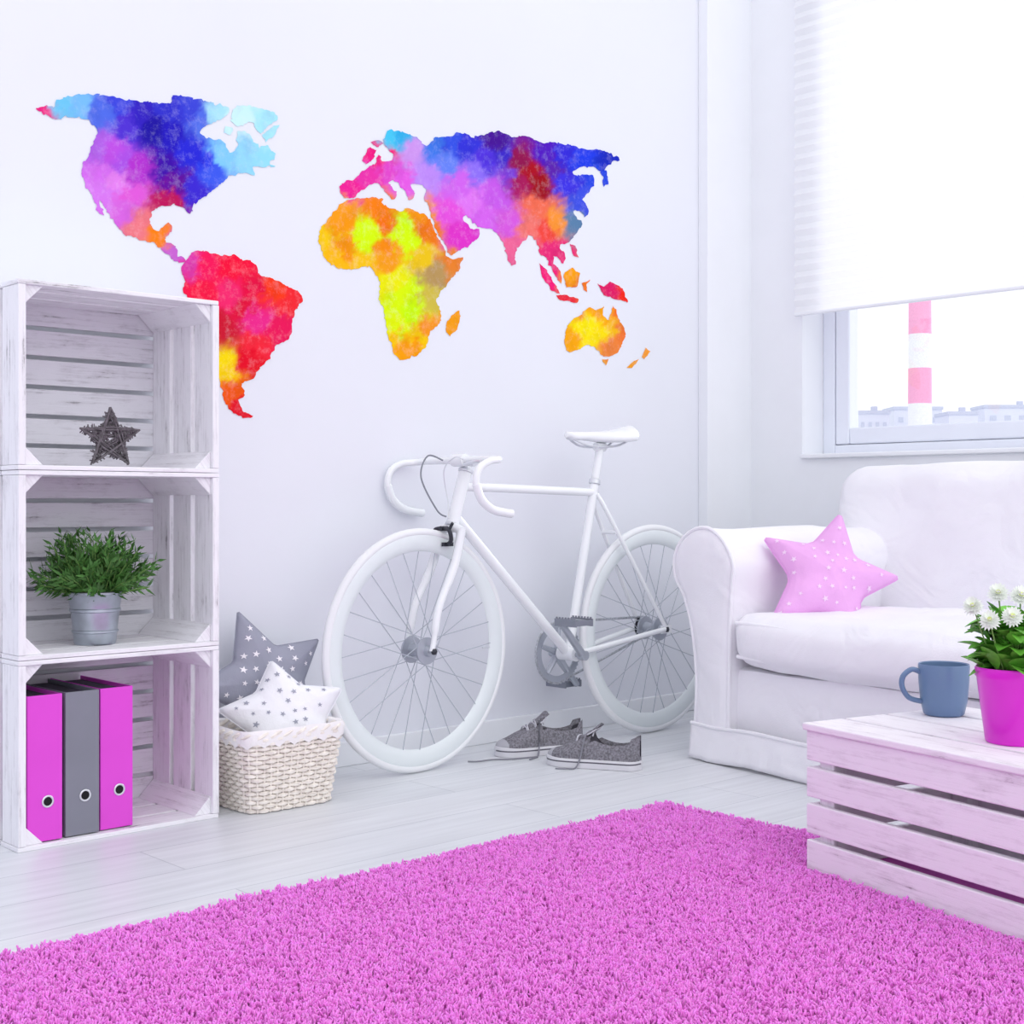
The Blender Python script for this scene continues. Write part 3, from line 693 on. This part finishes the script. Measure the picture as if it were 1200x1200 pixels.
b = MB(); b.tube([HT+ax*.026, HBC], .0125, 12); b.tube([HBC+Vector((0, -.025, 0)), HBC+Vector((0, .025, 0))], .0185, 14); b.build('stem', M['bikewhite'], bk)
side = [(0, 0, 0), (0, .09, 0), (-.002, .15, 0), (-.018, .182, -.003), (-.06, .192, -.008), (-.098, .192, -.03), (-.108, .192, -.07), (-.09, .192, -.11), (-.05, .192, -.138), (.0, .192, -.148), (.022, .192, -.150)]
l = [HBC+Vector((x, -y, z)) for x, y, z in side]; r = [HBC+Vector((x, y, z)) for x, y, z in side]
full = list(reversed(l))+r[1:]
b = MB(); b.tube(catmull(full, 6), .0100, 12); hb = b.build('handlebar', M['bikewhite'], bk)
for s_ in (l, r):
    b = MB(); b.tube(catmull(s_[6:], 6), .0118, 12); b.build('bar_grip', M['bikewhite'], hb)
b = MB(); lp = HBC+Vector((.004, -.05, -.004))
b.tube([lp+Vector((0, -.012, 0)), lp+Vector((0, .012, 0))], .0145, 12); b.tube(catmull([lp+Vector((-.01, 0, -.008)), lp+Vector((-.04, -.01, -.01)), lp+Vector((-.055, -.06, -.006)), lp+Vector((-.05, -.09, -.002))]), .0042, 8)
b.build('brake_lever', M['chrome'], hb)
cb = cr+Vector((-.035, -.02, .0))
b = MB(); b.tube(catmull([HBC+Vector((-.02, .05, 0)), HBC+Vector((-.06, .07, .012)), HBC+Vector((-.10, .05, -.05)), HBC+Vector((-.085, 0, -.14)), cb+Vector((.0, 0, .035))], 10), .0024, 7); b.build('brake_cable', M['cable'], bk)
b = MB(); b.tube(catmull([HBC+Vector((-.03, -.05, 0)), HBC+Vector((-.045, -.03, .006)), HBC+Vector((-.05, .01, -.03)), HBC+Vector((-.035, .01, -.12)), cb+Vector((.008, 0, .03))], 10), .0018, 7); b.build('brake_cable', M['chrome'], bk)
b = MB(); c0 = cr+Vector((-.03, 0, -.004))
for s_ in (-1, 1):
    b.tube(catmull([c0+Vector((0, 0, .006)), c0+Vector((-.004, s_*.03, .002)), c0+Vector((0, s_*.034, -.025)), c0+Vector((0, s_*.02, -.038))]), .006, 8)
    b.box(c0+Vector((.004, s_*.014, -.038)), (.036, .009, .011))
b.tube([c0+Vector((-.01, 0, .006)), c0+Vector((.028, 0, .006))], .007, 10); b.tube([c0+Vector((-.004, -.03, .002)), c0+Vector((-.004, -.045, .022))], .0045, 8)
b.build('brake_caliper', M['darkmetal'], bk)
# seat
b = MB(); sd = (SC-BB).normalized(); ST = SC+sd*.125
b.tube([SC, ST], .0125, 14); b.tube([ST+Vector((-.018, 0, .004)), ST+Vector((.02, 0, .004))], .014, 12); b.build('seat_post', M['bikewhite'], bk)
b = MB(); b.lathe([(.0165, -.008), (.0185, -.006), (.0185, .006), (.0165, .008)], 18, T(*(SC+sd*.018)) @ Vector((0, 0, 1)).rotation_difference(sd).to_matrix().to_4x4()); b.build('seat_clamp', M['chrome'], bk)
SZ = ST.z+.050; sx0 = ST.x-.150
b = MB(); rings = []
for i in range(27):
    q = i/26; x = sx0+.278*q
    w = .021+.004*q if q < .35 else .0224+(.074-.0224)*(.5-.5*cos(pi*min(1, (q-.35)/.5)))
    if q < .08: w *= sqrt(max(.05, 1-((.08-q)/.08)**2*.95))
    if q > .88: w *= sqrt(max(.05, 1-((q-.88)/.12)**2*.8))
    top = SZ+.010*(2*q-1)**2*(1.4 if q > .5 else .2)+(.006*(q-.5) if q > .5 else 0)+.014*(q-.4); th = .026+.030*max(0, q-.25)
    if q < .04 or q > .97: th *= .7
    row = []
    for k in range(24):
        a = 2*pi*k/24; y = w*cos(a); zq = sin(a)
        row.append(Vector((x, y, top-th*.5+(th*.5*abs(zq)**.6*(1 if zq > 0 else -1))-.008*(y/.07)**2)))
    rings.append(row)
b.rings(rings); sdl = b.build('saddle', M['bikewhite'], bk, angle=70)
for s_ in (-1, 1):
    b = MB(); b.tube(catmull([Vector((sx0+.02, s_*.008, SZ-.024)), Vector((sx0+.08, s_*.02, SZ-.044)), Vector((ST.x, s_*.022, SZ-.046)), Vector((sx0+.21, s_*.024, SZ-.040)), Vector((sx0+.25, s_*.035, SZ-.022))]), .0036, 8); b.build('rail', M['chrome'], sdl)
# drivetrain (far side)
CY_ = .046; CR = .094
b = MB(); Mr = T(BB.x, CY_, BB.z) @ RX(pi/2)
n = 46; out = []
for k in range(n*2): rr = CR+(.004 if k % 2 else -.001); out.append((rr*cos(pi*k/n), rr*sin(pi*k/n)))
inn = [(.072*cos(pi*k/n), .072*sin(pi*k/n)) for k in range(n*2)]
Vo = [[b.bm.verts.new(Mr @ Vector((x, y, z))) for x, y in out] for z in (-.002, .002)]; Vi = [[b.bm.verts.new(Mr @ Vector((x, y, z))) for x, y in inn] for z in (-.002, .002)]
for i in range(2*n):
    j = (i+1) % (2*n)
    for q_ in (0, 1): b.face([Vo[q_][i], Vo[q_][j], Vi[q_][j], Vi[q_][i]])
    b.face([Vo[0][i], Vo[0][j], Vo[1][j], Vo[1][i]]); b.face([Vi[0][i], Vi[0][j], Vi[1][j], Vi[1][i]])
for k in range(5):
    a = 2*pi*k/5+.3; b.tube([Vector((BB.x, CY_+.002, BB.z)), Vector((BB.x+.076*cos(a), CY_, BB.z+.076*sin(a)))], [.012, .007], 8)
b.build('chainring', M['hubmetal'], bk, smooth=False)
b = MB(); b.lathe([(.034, -.002), (.034, .002), (.02, .004), (.02, -.004), (.034, -.002)], 18, T(WB, CY_, RW) @ RX(pi/2)); b.build('rear_sprocket', M['darkmetal'], bk)
b = MB(); pts = []
for k in range(15): a = pi/2+pi*k/14; pts.append(Vector((BB.x+CR*cos(a), CY_, BB.z+CR*sin(a))))
for k in range(15): a = -pi/2+pi*k/14; pts.append(Vector((WB+.034*cos(a), CY_, RW+.034*sin(a))))
b.tube(pts, .0042, 6, closed=True); b.build('chain', M['chain'], bk)
ca = Vector((-.118, 0, .112))
for s_, d in ((-1, ca), (1, -ca)):
    yy = s_*.068; e = BB+d+Vector((0, yy+s_*.012, 0))
    b = MB(); b.tube([BB+Vector((0, yy*.9, 0)), e], [.013, .0095], 10); b.lathe([(.0001, -.012), (.015, -.012), (.015, .012), (.0001, .012)], 14, T(BB.x, yy*.9, BB.z) @ RX(pi/2))
    b.tube([BB+Vector((0, s_*.034, 0)), BB+Vector((0, yy, 0))], .008, 8); b.build('crank_arm', M['hubmetal'], bk)
    b = MB(); pc = e+Vector((0, s_*.058, 0))
    b.tube([e, pc+Vector((0, s_*.04, 0))], .006, 8)
    for sx in (-1, 1):
        b.box(pc+Vector((sx*.034, 0, 0)), (.005, .088, .022))
        for k in range(7): b.box(pc+Vector((sx*.034, -.036+.012*k, .013)), (.005, .005, .006))
    for k in (-1, 1): b.box(pc+Vector((0, k*.042, 0)), (.068, .005, .016))
    b.box(pc, (.03, .07, .018)); b.build('pedal', M['pedalmetal'], bk, smooth=False, bevel=.001)
# ------------------------------------------------------------ shoes
def shoe(lab, heel, toe, side, trail):
    hv = Vector(heel); tv = Vector(toe); d = tv-hv
    t = thing('sneaker', lab, 'shoe', (hv.x, hv.y, 0), math.atan2(d.y, d.x), 'pair of grey sneakers'); LS = .275
    def W(x):
        q = x/LS
        w = .034+.006*sin(q*pi) if q < .45 else .0385+.009*sin((q-.45)/.55*pi*.85)
        if q < .1: w *= sqrt(max(0, 1-((.1-q)/.1)**2))*.98+.02
        if q > .8: w *= sqrt(max(0, 1-((q-.8)/.2)**2))*.97+.03
        return w
    def cen(x): q = x/LS; return side*.007*sin(q*pi*.9)*(q)
    xs = [LS*(.5-.5*cos(pi*i/30)) for i in range(31)]
    b = MB(); rings = []
    for x in xs:
        w = W(x)+.004; c = cen(x); h = .026+.004*max(0, (x/LS-.8)/.2)
        xx = x if 0 < x < LS else (x-.003 if x == 0 else x+.003)
        rings.append([Vector((xx, c-w, .001)), Vector((xx, c-w-.001, .016)), Vector((xx, c-w-.001, .020)), Vector((xx, c-w, h-.002)), Vector((xx, c-w+.003, h)), Vector((xx, c+w-.003, h)), Vector((xx, c+w, h-.002)), Vector((xx, c+w+.001, .020)), Vector((xx, c+w+.001, .016)), Vector((xx, c+w, .001))])
    b.rings(rings, True, True, mif=lambda a, i: 1 if i in (1, 7) else 0); b.build('sole', [M['rubber'], M['stripe']], t)
    def top(x):
        q = x/LS
        return .026+(.028 if q > .85 else .028+.048*min(1, max(0, (.85-q)/.42)))*(sqrt(max(0, 1-((q-.72)/.285)**2)) if q > .72 else 1)
    b = MB(); rings = []; m = 24
    for x in xs[1:-1]:
        q = x/LS; w = W(x); c = cen(x); o = max(0, min(1, (.50-q)/.06)); hc = .084-.018*sin(min(1, q/.5)*pi)+(.012 if q < .08 else 0); ht = top(x)
        row = []
        for k in range(m+1):
            a = -1+2*k/m; s_ = 1 if a > 0 else -1; aa = abs(a)
            yd = w*min(1, sin(aa*pi/2)*1.05+0)*s_; zd = .024+(ht-.024)*max(0, cos(aa*pi/2))**.75
            if aa > .55: g = (1-aa)/.45; yo = w*(1-.30*g)*s_; zo = .024+(hc-.024)*sin(g*pi/2)
            elif aa > .4: yo = w*.64*s_; zo = hc-.006-(.55-aa)/.15*.03
            else: yo = w*.62*(aa/.4)*s_; zo = .036
            row.append(Vector((x, c+yd*(1-o)+yo*o, zd*(1-o)+zo*o)))
        rings.append(row)
    def mf(a, i):
        x = xs[1+a]; q = x/LS; aa = abs(-1+2*(i+.5)/m)
        if q > .90: return 1
        if q < .49 and aa < .54: return 2
        return 0
    R = b.rings(rings, False, False, mif=mf)
    b.face(R[0], 0); b.face(R[-1], 1)
    b.build('upper', [M['canvas'], M['toecap'], M['lining']], t, angle=70)
    b = MB(); rows = []
    for i in range(9):
        q = i/8; x = LS*(.66-.24*q); z = top(x)+.004+.018*q*q; w = .014+.008*q
        rows.append([Vector((x, cen(x)+w*s, z-.006*s*s)) for s in (-1, -.5, 0, .5, 1)])
    b.rings(rows, False, False); o = b.build('tongue', M['canvas'], t); md = o.modifiers.new('s', 'SOLIDIFY'); md.thickness = .003
    b = MB()
    for i in range(5):
        x = LS*(.50+.045*i); x2 = x+LS*.03*(1 if i % 2 else -1)*.6; z = top(x)+.006; w = .021; c = cen(x)
        b.tube(catmull([Vector((x, c-w, z-.012)), Vector((x, c-w*.5, z-.001)), Vector(((x+x2)/2, c, z+.002)), Vector((x2, c+w*.5, z-.001)), Vector((x2, c+w, z-.012))], 5), .0022, 6)
    x = LS*.47; z = top(x)+.006; c = cen(x)
    for s_ in (-1, 1):
        b.tube(catmull([Vector((x, c, z)), Vector((x-.006, c+s_*.02, z+.004)), Vector((x+.015, c+s_*.030, z-.010)), Vector((x+.012, c+s_*.012, z-.002))], 6), .002, 6)
    b.build('laces', M['lace'], t)
    for s_, pts_ in trail:
        y1 = W(x)+.012; b = MB()
        b.tube(catmull([Vector((x, c, z)), Vector((x+.02, c+s_*.03, z-.01)), Vector((x+.03, c+s_*y1, .03)), Vector((x+.04, c+s_*(y1+.012), .004))]+[Vector((px_, c+s_*py_, .003)) for px_, py_ in pts_], 6), .0023, 6)
        b.build('lace_end', M['lacedark'], t)
    return t
shoe('grey canvas sneaker nearer the camera, in front of its mate below the pedals', (2.848, 2.530), (2.742, 2.770), 1, [(1, [(.19, .078), (.22, .085)])])
shoe('grey canvas sneaker nearer the wall, behind its mate below the pedals', (2.948, 2.855), (2.698, 2.950), -1, [(1, [(.20, .070), (.26, .075), (.31, .06), (.36, .07), (.385, .06)]), (1, [(.18, .075), (.21, .10)])])
# ------------------------------------------------------------ sofa
TH = radians(-8)
sf = thing('sofa', 'white slipcovered sofa with rolled arm in front of the window', 'sofa', (3.100, 2.530, 0), TH)
AW = .135; IW = 1.10; TW = 2*AW+IW; SD = .84
b = MB(); b.rbox((.025, -TW+.02, .012), (SD, -.02, .275), .02, .03, amp=.008, freq=5, seed=2, cr=.003); b.build('base', M['sofa'], sf)
def arm(y0, flip):
    pr = [(-.002, .02), (0, .12), (0, .22), (0, .31), (-.002, .40), (-.006, .48), (-.010, .53)]
    cyc, czc, rr = .108, .557, .110
    for k in range(17):
        a = radians(178-222*k/16); pr.append((cyc+1.14*rr*cos(a), czc+rr*sin(a)))
    pr += [(AW+.048, .455), (AW+.022, .39), (AW+.006, .31), (AW, .22), (AW+.004, .12), (AW+.012, .02)]
    def ring(x, ins, amp=1):
        out = []
        for (y, z) in pr:
            c0 = Vector((AW*.5 if z < .45 else cyc*.9, min(z, .55))); d = Vector((y, z))-c0; L = max(.001, d.length); d = d*(1-ins/L)
            p = c0+d
            q = Vector((x, y0+flip*p.x, p.y if z > .05 else .012))
            w_, k2 = wrinkle(q, 3+flip, .010*amp); dn = Vector((0, d.x*flip, d.y)); dn = dn.normalized() if dn.length > 0 else dn
            out.append(q+Vector((w_.x*.6, w_.y, w_.z if z > .05 else 0))+dn*k2*.004)
        return out
    xs = [-.016, -.013, -.006, .004, .018]+[.018+.035*i for i in range(1, 23)]
    ins = [.034, .016, .004, -.001, -.001]+[0]*22
    b = MB(); b.rings([ring(x, i) for x, i in zip(xs, ins)]); o = b.build('arm', M['sofa'], sf, angle=75)
    b = MB(); b.tube(catmull(ring(-.006, .001), 3), .0058, 8); b.build('piping', M['sofa'], o)
arm(-AW, 1); arm(-AW-IW, -1)
Mb = T(.62, 0, .25) @ RY(radians(7)) @ T(-.62, 0, -.25)
b = MB(); b.rbox((.625, -TW-.11, .22), (.835, .115, .876), .085, .024, amp=.018, freq=4.5, puff=(.03, 0, .012), Mx=Mb, seed=4, cr=.004); b.build('backrest', M['sofa'], sf, angle=80)
b = MB(); b.rbox((-.022, -AW-IW+.006, .280), (.655, -AW-.006, .432), .055, .02, amp=.015, freq=6, puff=(.014, 0, .014), seed=6, cr=.004); sc = b.build('seat_cushion', M['sofa'], sf, angle=80)
def cush_pipe(z):
    pts = []
    for k in range(61):
        p = Vector((-.012, -AW-.03-(IW-.06)*k/60, z)); a, k2 = wrinkle(p, 6, .015); pts.append(p+a)
    b = MB(); b.tube(pts, .006, 8); b.build('piping', M['sofa'], sc)
cush_pipe(.306); cush_pipe(.404)
b = MB(); rows = []
for j in range(8):
    z = .105-.098*j/7; row = []
    for k in range(160):
        y = .012-(TW+.022)*k/159; q = j/7
        row.append(Vector((-.018-.010*q-.008*q*noise.noise(Vector((y*12, 0, 3)))-.002*q*noise.noise(Vector((y*40, 0, 5))), y, z+.006*noise.noise(Vector((y*6, 1, 3))))))
    rows.append(row)
b.rings(rows, False, False); o = b.build('skirt', M['sofa'], sf); md = o.modifiers.new('s', 'SOLIDIFY'); md.thickness = .005
b = MB(); b.tube(rows[0][::3], .005, 6); b.build('piping', M['sofa'], o)
star_pillow('star_cushion', 'pink star cushion with white stars leaning on the sofa arm', 'cushion', .216, .50, .056, (3.295, 2.222, .528), (radians(-24), radians(0), radians(-38)), M['pinkstar'], M['pinkprint'], 36, .0092, spin=radians(18), seed=11, rnd_=.09)
# ------------------------------------------------------------ crate table
g1 = at_z(945, 1025, 0); g2 = at_z(1200, 1113, 0); dd = (g2-g1); TA = math.atan2(dd.y, dd.x)+pi/2
ctb = thing('crate_table', 'low whitewashed slatted crate used as a coffee table on the pink rug', 'table', (g1.x, g1.y, .0), TA)
TWd, TD, Th = .78, .44, .303; zb = .012
def slats(name, items):
    b = MB()
    for c, s_ in items: b.box(c, s_)
    return b.build(name, M['tablewood'], ctb, smooth=False, bevel=.0025)
sh = (Th-.014-zb-3*.013)/4
slats('front_panel', [((.007, -TWd/2, zb+sh/2+i*(sh+.013)), (.014, TWd, sh)) for i in range(4)])
slats('rear_panel', [((TD-.007, -TWd/2, zb+sh/2+i*(sh+.013)), (.014, TWd, sh)) for i in range(4)])
tw = (TD+.012-3*.012)/4
slats('tabletop', [((-.006+tw/2+i*(tw+.012), -TWd/2, Th-.007), (tw, TWd+.012, .014)) for i in range(4)])
for y in (-.012, -TWd+.012): slats('end_panel', [((TD/2, y, zb+sh/2+i*(sh+.013)), (TD-.03, .018, sh)) for i in range(4)])
for y in (-.042, -TWd+.042):
    for x in (.035, TD-.035): slats('corner_post', [((x, y, (Th-.014+zb)/2), (.04, .04, Th-.016-zb))])
# mug
mp_ = at_z(1106, 838, Th)
mg = thing('mug', 'blue grey ceramic mug standing on the crate table', 'mug', (mp_.x, mp_.y, Th+.0005), radians(-43))
b = MB(); b.lathe([(.0001, .0), (.036, .0), (.041, .004), (.047, .03), (.0505, .07), (.0515, .103), (.0505, .106), (.0485, .104), (.047, .07), (.043, .03), (.036, .010), (.0001, .008)], 48); b.build('body', M['mug'], mg)
b = MB(); b.tube(catmull([(-.048, 0, .088), (-.066, 0, .094), (-.084, 0, .080), (-.086, 0, .058), (-.072, 0, .036), (-.046, 0, .028)], 8), .0055, 10, flat=1.4); b.build('handle', M['mug'], mg)
# magenta pot with daisies
pp_ = at_z(1190, 870, Th)
dp = thing('daisy_plant', 'white daisies in a magenta pot on the crate table', 'plant', (pp_.x, pp_.y, Th+.0005))
b = MB(); b.lathe([(.0001, .0), (.050, .0), (.053, .003), (.068, .118), (.071, .122), (.071, .136), (.069, .138), (.066, .136), (.062, .11), (.050, .01), (.0001, .009)], 48); b.build('pot', M['pot'], dp)
b = MB(); b.lathe([(.0001, .116), (.062, .114)], 24); b.build('soil', M['soil'], dp)
def leaf(b, p, d, L, w, droop=.3):
    d = d.normalized(); s_ = d.cross(Vector((0, 0, 1)))
    s_ = s_.normalized() if s_.length > .01 else Vector((1, 0, 0)); u = s_.cross(d); rows = []
    for i in range(7):
        q = i/6; ww = w*sin(pi*min(1, q*.93+.05))**.8; c = p+d*L*q-Vector((0, 0, 1))*droop*L*q*q
        rows.append([c-s_*ww+u*ww*.35, c, c+s_*ww+u*ww*.35])
    b.rings(rows, False, False)
b = MB(); bs = MB()
for i in range(150):
    a = random.uniform(0, 2*pi); el = random.uniform(.15, 1.35); r0 = random.uniform(.01, .05); z0 = random.uniform(.12, .215)
    p = Vector((cos(a)*r0, sin(a)*r0, z0)); d = Vector((cos(a)*cos(el), sin(a)*cos(el), sin(el)))
    leaf(b, p, d, random.uniform(.045, .07), random.uniform(.015, .023), random.uniform(.1, .5))
    bs.tube([Vector((cos(a)*r0*.5, sin(a)*r0*.5, .112)), p+d*.006], .0013, 5)
b.build('foliage', M['greenb'], dp, angle=80); bs.build('stem', M['stem'], dp)
for (u, v, off, sc_) in ((1141, 712, -.02, .85), (1170, 697, -.02, .9), (1196, 700, -.03, .95), (1160, 728, -.055, .85), (1186, 724, -.06, .9), (1225, 690, .0, .9), (1214, 722, -.06, .9), (1240, 736, -.02, .85)):
    d = ray(u, v); q = (pp_.x*Fv[0]+pp_.y*Fv[1])+off; P = O+d*q; P = P-dp.location
    nr = (Vector((P.x, P.y, .06)).normalized()+Vector((-.5, -.6, .5))).normalized()
    Rm = T(*P) @ Vector((0, 0, 1)).rotation_difference(nr).to_matrix().to_4x4()
    fl = MB()
    for lay, (n_, L, up) in enumerate(((18, .0200, .000), (16, .0180, .003), (13, .0140, .006), (9, .0085, .008))):
        for k in range(n_):
            a = 2*pi*k/n_+lay*.3; L2 = L*sc_*random.uniform(.88, 1.1); w_ = .0036*sc_
            ca_, sa_ = cos(a), sin(a); rows = []
            for j in range(5):
                t_ = j/4; r_ = .002+L2*t_; ww = w_*sin(pi*(t_*.8+.15)); zz = up+.007*t_*t_*(lay+.2)*.5+.002*t_-(.004*t_*t_ if lay == 0 else 0)
                rows.append([Rm @ Vector((ca_*r_-sa_*s*ww, sa_*r_+ca_*s*ww, zz+abs(s)*.0006)) for s in (-1, 0, 1)])
            fl.rings(rows, False, False)
    f = fl.build('flower', M['petal'], dp, angle=80)
    c = MB(); c.lathe([(.0048*sc_, .006), (.0045*sc_, .0095), (.003*sc_, .011), (.0001, .0115)], 14, Rm); c.build('flower_centre', M['disc'], f)
    s_ = MB(); s_.tube(catmull([Vector((P.x*.3, P.y*.3, .112)), Vector((P.x*.7, P.y*.7, (P.z+.112)/2)), P], 5), .0014, 5); s_.build('flower_stem', M['stem'], f)
# ------------------------------------------------------------ rug
RX0, RX1, RY0, RY1 = .45, 2.520, .45, 2.158
rg = thing('shag_rug', 'fluffy bright pink shag rug on the floor', 'rug', ((RX0+RX1)/2, (RY0+RY1)/2, 0))
b = MB(); b.rbox((-(RX1-RX0)/2, -(RY1-RY0)/2, .0005), ((RX1-RX0)/2, (RY1-RY0)/2, .011), .004, .06); b.build('backing', M['rugback'], rg)
rng = np.random.default_rng(3); NT = 230000
x = rng.uniform(RX0, RX1, NT); y = rng.uniform(RY0, RY1, NT)
tc_, ts_ = cos(TA), sin(TA); lx = (x-g1.x)*tc_+(y-g1.y)*ts_; ly = -(x-g1.x)*ts_+(y-g1.y)*tc_
keep = ~((lx > -.008) & (lx < TD+.01) & (ly < .008) & (ly > -TWd-.01)); x = x[keep]; y = y[keep]; n = len(x)
cxr, cyr = (RX0+RX1)/2, (RY0+RY1)/2
cl = np.array([noise.noise(Vector((a*60, b_*60, 0))) for a, b_ in zip(x, y)]); cl2 = np.array([noise.noise(Vector((a*60, b_*60, 30))) for a, b_ in zip(x, y)])
cl3 = np.array([noise.noise(Vector((a*75, b_*75, 60)))+.6*noise.noise(Vector((a*9, b_*9, 90))) for a, b_ in zip(x, y)])
ang = rng.uniform(0, 2*pi, n); ln = rng.uniform(.002, .007, n)
dx = np.cos(ang)*ln+cl*.007; dy = np.sin(ang)*ln+cl2*.007
hh = rng.uniform(.009, .014, n)+cl3*.008; rad = rng.uniform(.0015, .0022, n)
V = np.zeros((n, 10, 3)); th0 = rng.uniform(0, 2*pi, n)
for r, (fx, fz, fr_) in enumerate(((0, 0, 1.0), (.35, .62, 1.15), (.85, .97, .95))):
    for k in range(3):
        a = th0+2*pi*k/3
        V[:, r*3+k, 0] = x-cxr+dx*fx+np.cos(a)*rad*fr_; V[:, r*3+k, 1] = y-cyr+dy*fx+np.sin(a)*rad*fr_; V[:, r*3+k, 2] = .009+hh*fz
V[:, 9, 0] = x-cxr+dx*1.05; V[:, 9, 1] = y-cyr+dy*1.05; V[:, 9, 2] = .009+hh*1.06
quads = []
for r in range(2):
    for k in range(3): j = (k+1) % 3; quads.append((r*3+k, r*3+j, r*3+3+j, r*3+3+k))
tris = [(6, 7, 9), (7, 8, 9), (8, 6, 9)]
li = np.array([i for q in quads for i in q]+[i for t_ in tris for i in t_]); per = len(li)
loops = (np.arange(n)[:, None]*10+li[None, :]).ravel().astype(np.int32)
tot = np.array([4]*6+[3]*3); stt = np.concatenate([[0], np.cumsum(tot)[:-1]])
starts = (np.arange(n)[:, None]*per+stt[None, :]).ravel().astype(np.int32); tots = np.tile(tot, n).astype(np.int32)
me = bpy.data.meshes.new('pile'); me.vertices.add(n*10); me.vertices.foreach_set('co', V.ravel().astype(np.float32))
me.loops.add(len(loops)); me.loops.foreach_set('vertex_index', loops); me.polygons.add(len(starts)); me.polygons.foreach_set('loop_start', starts)
try: me.polygons.foreach_set('loop_total', tots)
except Exception: pass
me.update(calc_edges=True); me.validate()
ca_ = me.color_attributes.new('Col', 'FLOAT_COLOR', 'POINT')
bc = np.array(lin((255, 140, 240))); br = rng.uniform(.84, 1.06, n)[:, None, None]; hgt_ = np.array([.75]*3+[.95]*3+[1.08]*4)[None, :, None]  # tuft roots darkened and tips lightened in colour: shade painted into the pile
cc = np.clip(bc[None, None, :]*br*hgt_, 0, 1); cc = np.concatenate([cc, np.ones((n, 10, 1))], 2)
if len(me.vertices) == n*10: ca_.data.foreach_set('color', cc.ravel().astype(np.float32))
me.materials.append(M['pile']); me.polygons.foreach_set('use_smooth', [True]*len(me.polygons))
o = bpy.data.objects.new('pile', me); COL.objects.link(o); o.parent = rg; o['kind'] = 'stuff'
# ------------------------------------------------------------ light
w = bpy.data.worlds.new('sky'); S.world = w; w.use_nodes = True; bgn = w.node_tree.nodes['Background']
bgn.inputs[0].default_value = (*lin((250, 251, 255)), 1); bgn.inputs[1].default_value = 1.19
def sun(d, e, ang_, col):
    sl = bpy.data.lights.new('sun', 'SUN'); sl.energy = e; sl.angle = radians(ang_); sl.color = col
    so = bpy.data.objects.new('sun', sl); COL.objects.link(so); so.rotation_euler = Vector(d).to_track_quat('-Z', 'Y').to_euler(); so.location = (3, -3, 4)
sun((.10, .75, -.55), .42, 50, (1, .99, .98))
sun((-.85, .12, -.22), 1.15, 20, (1, 1, 1))
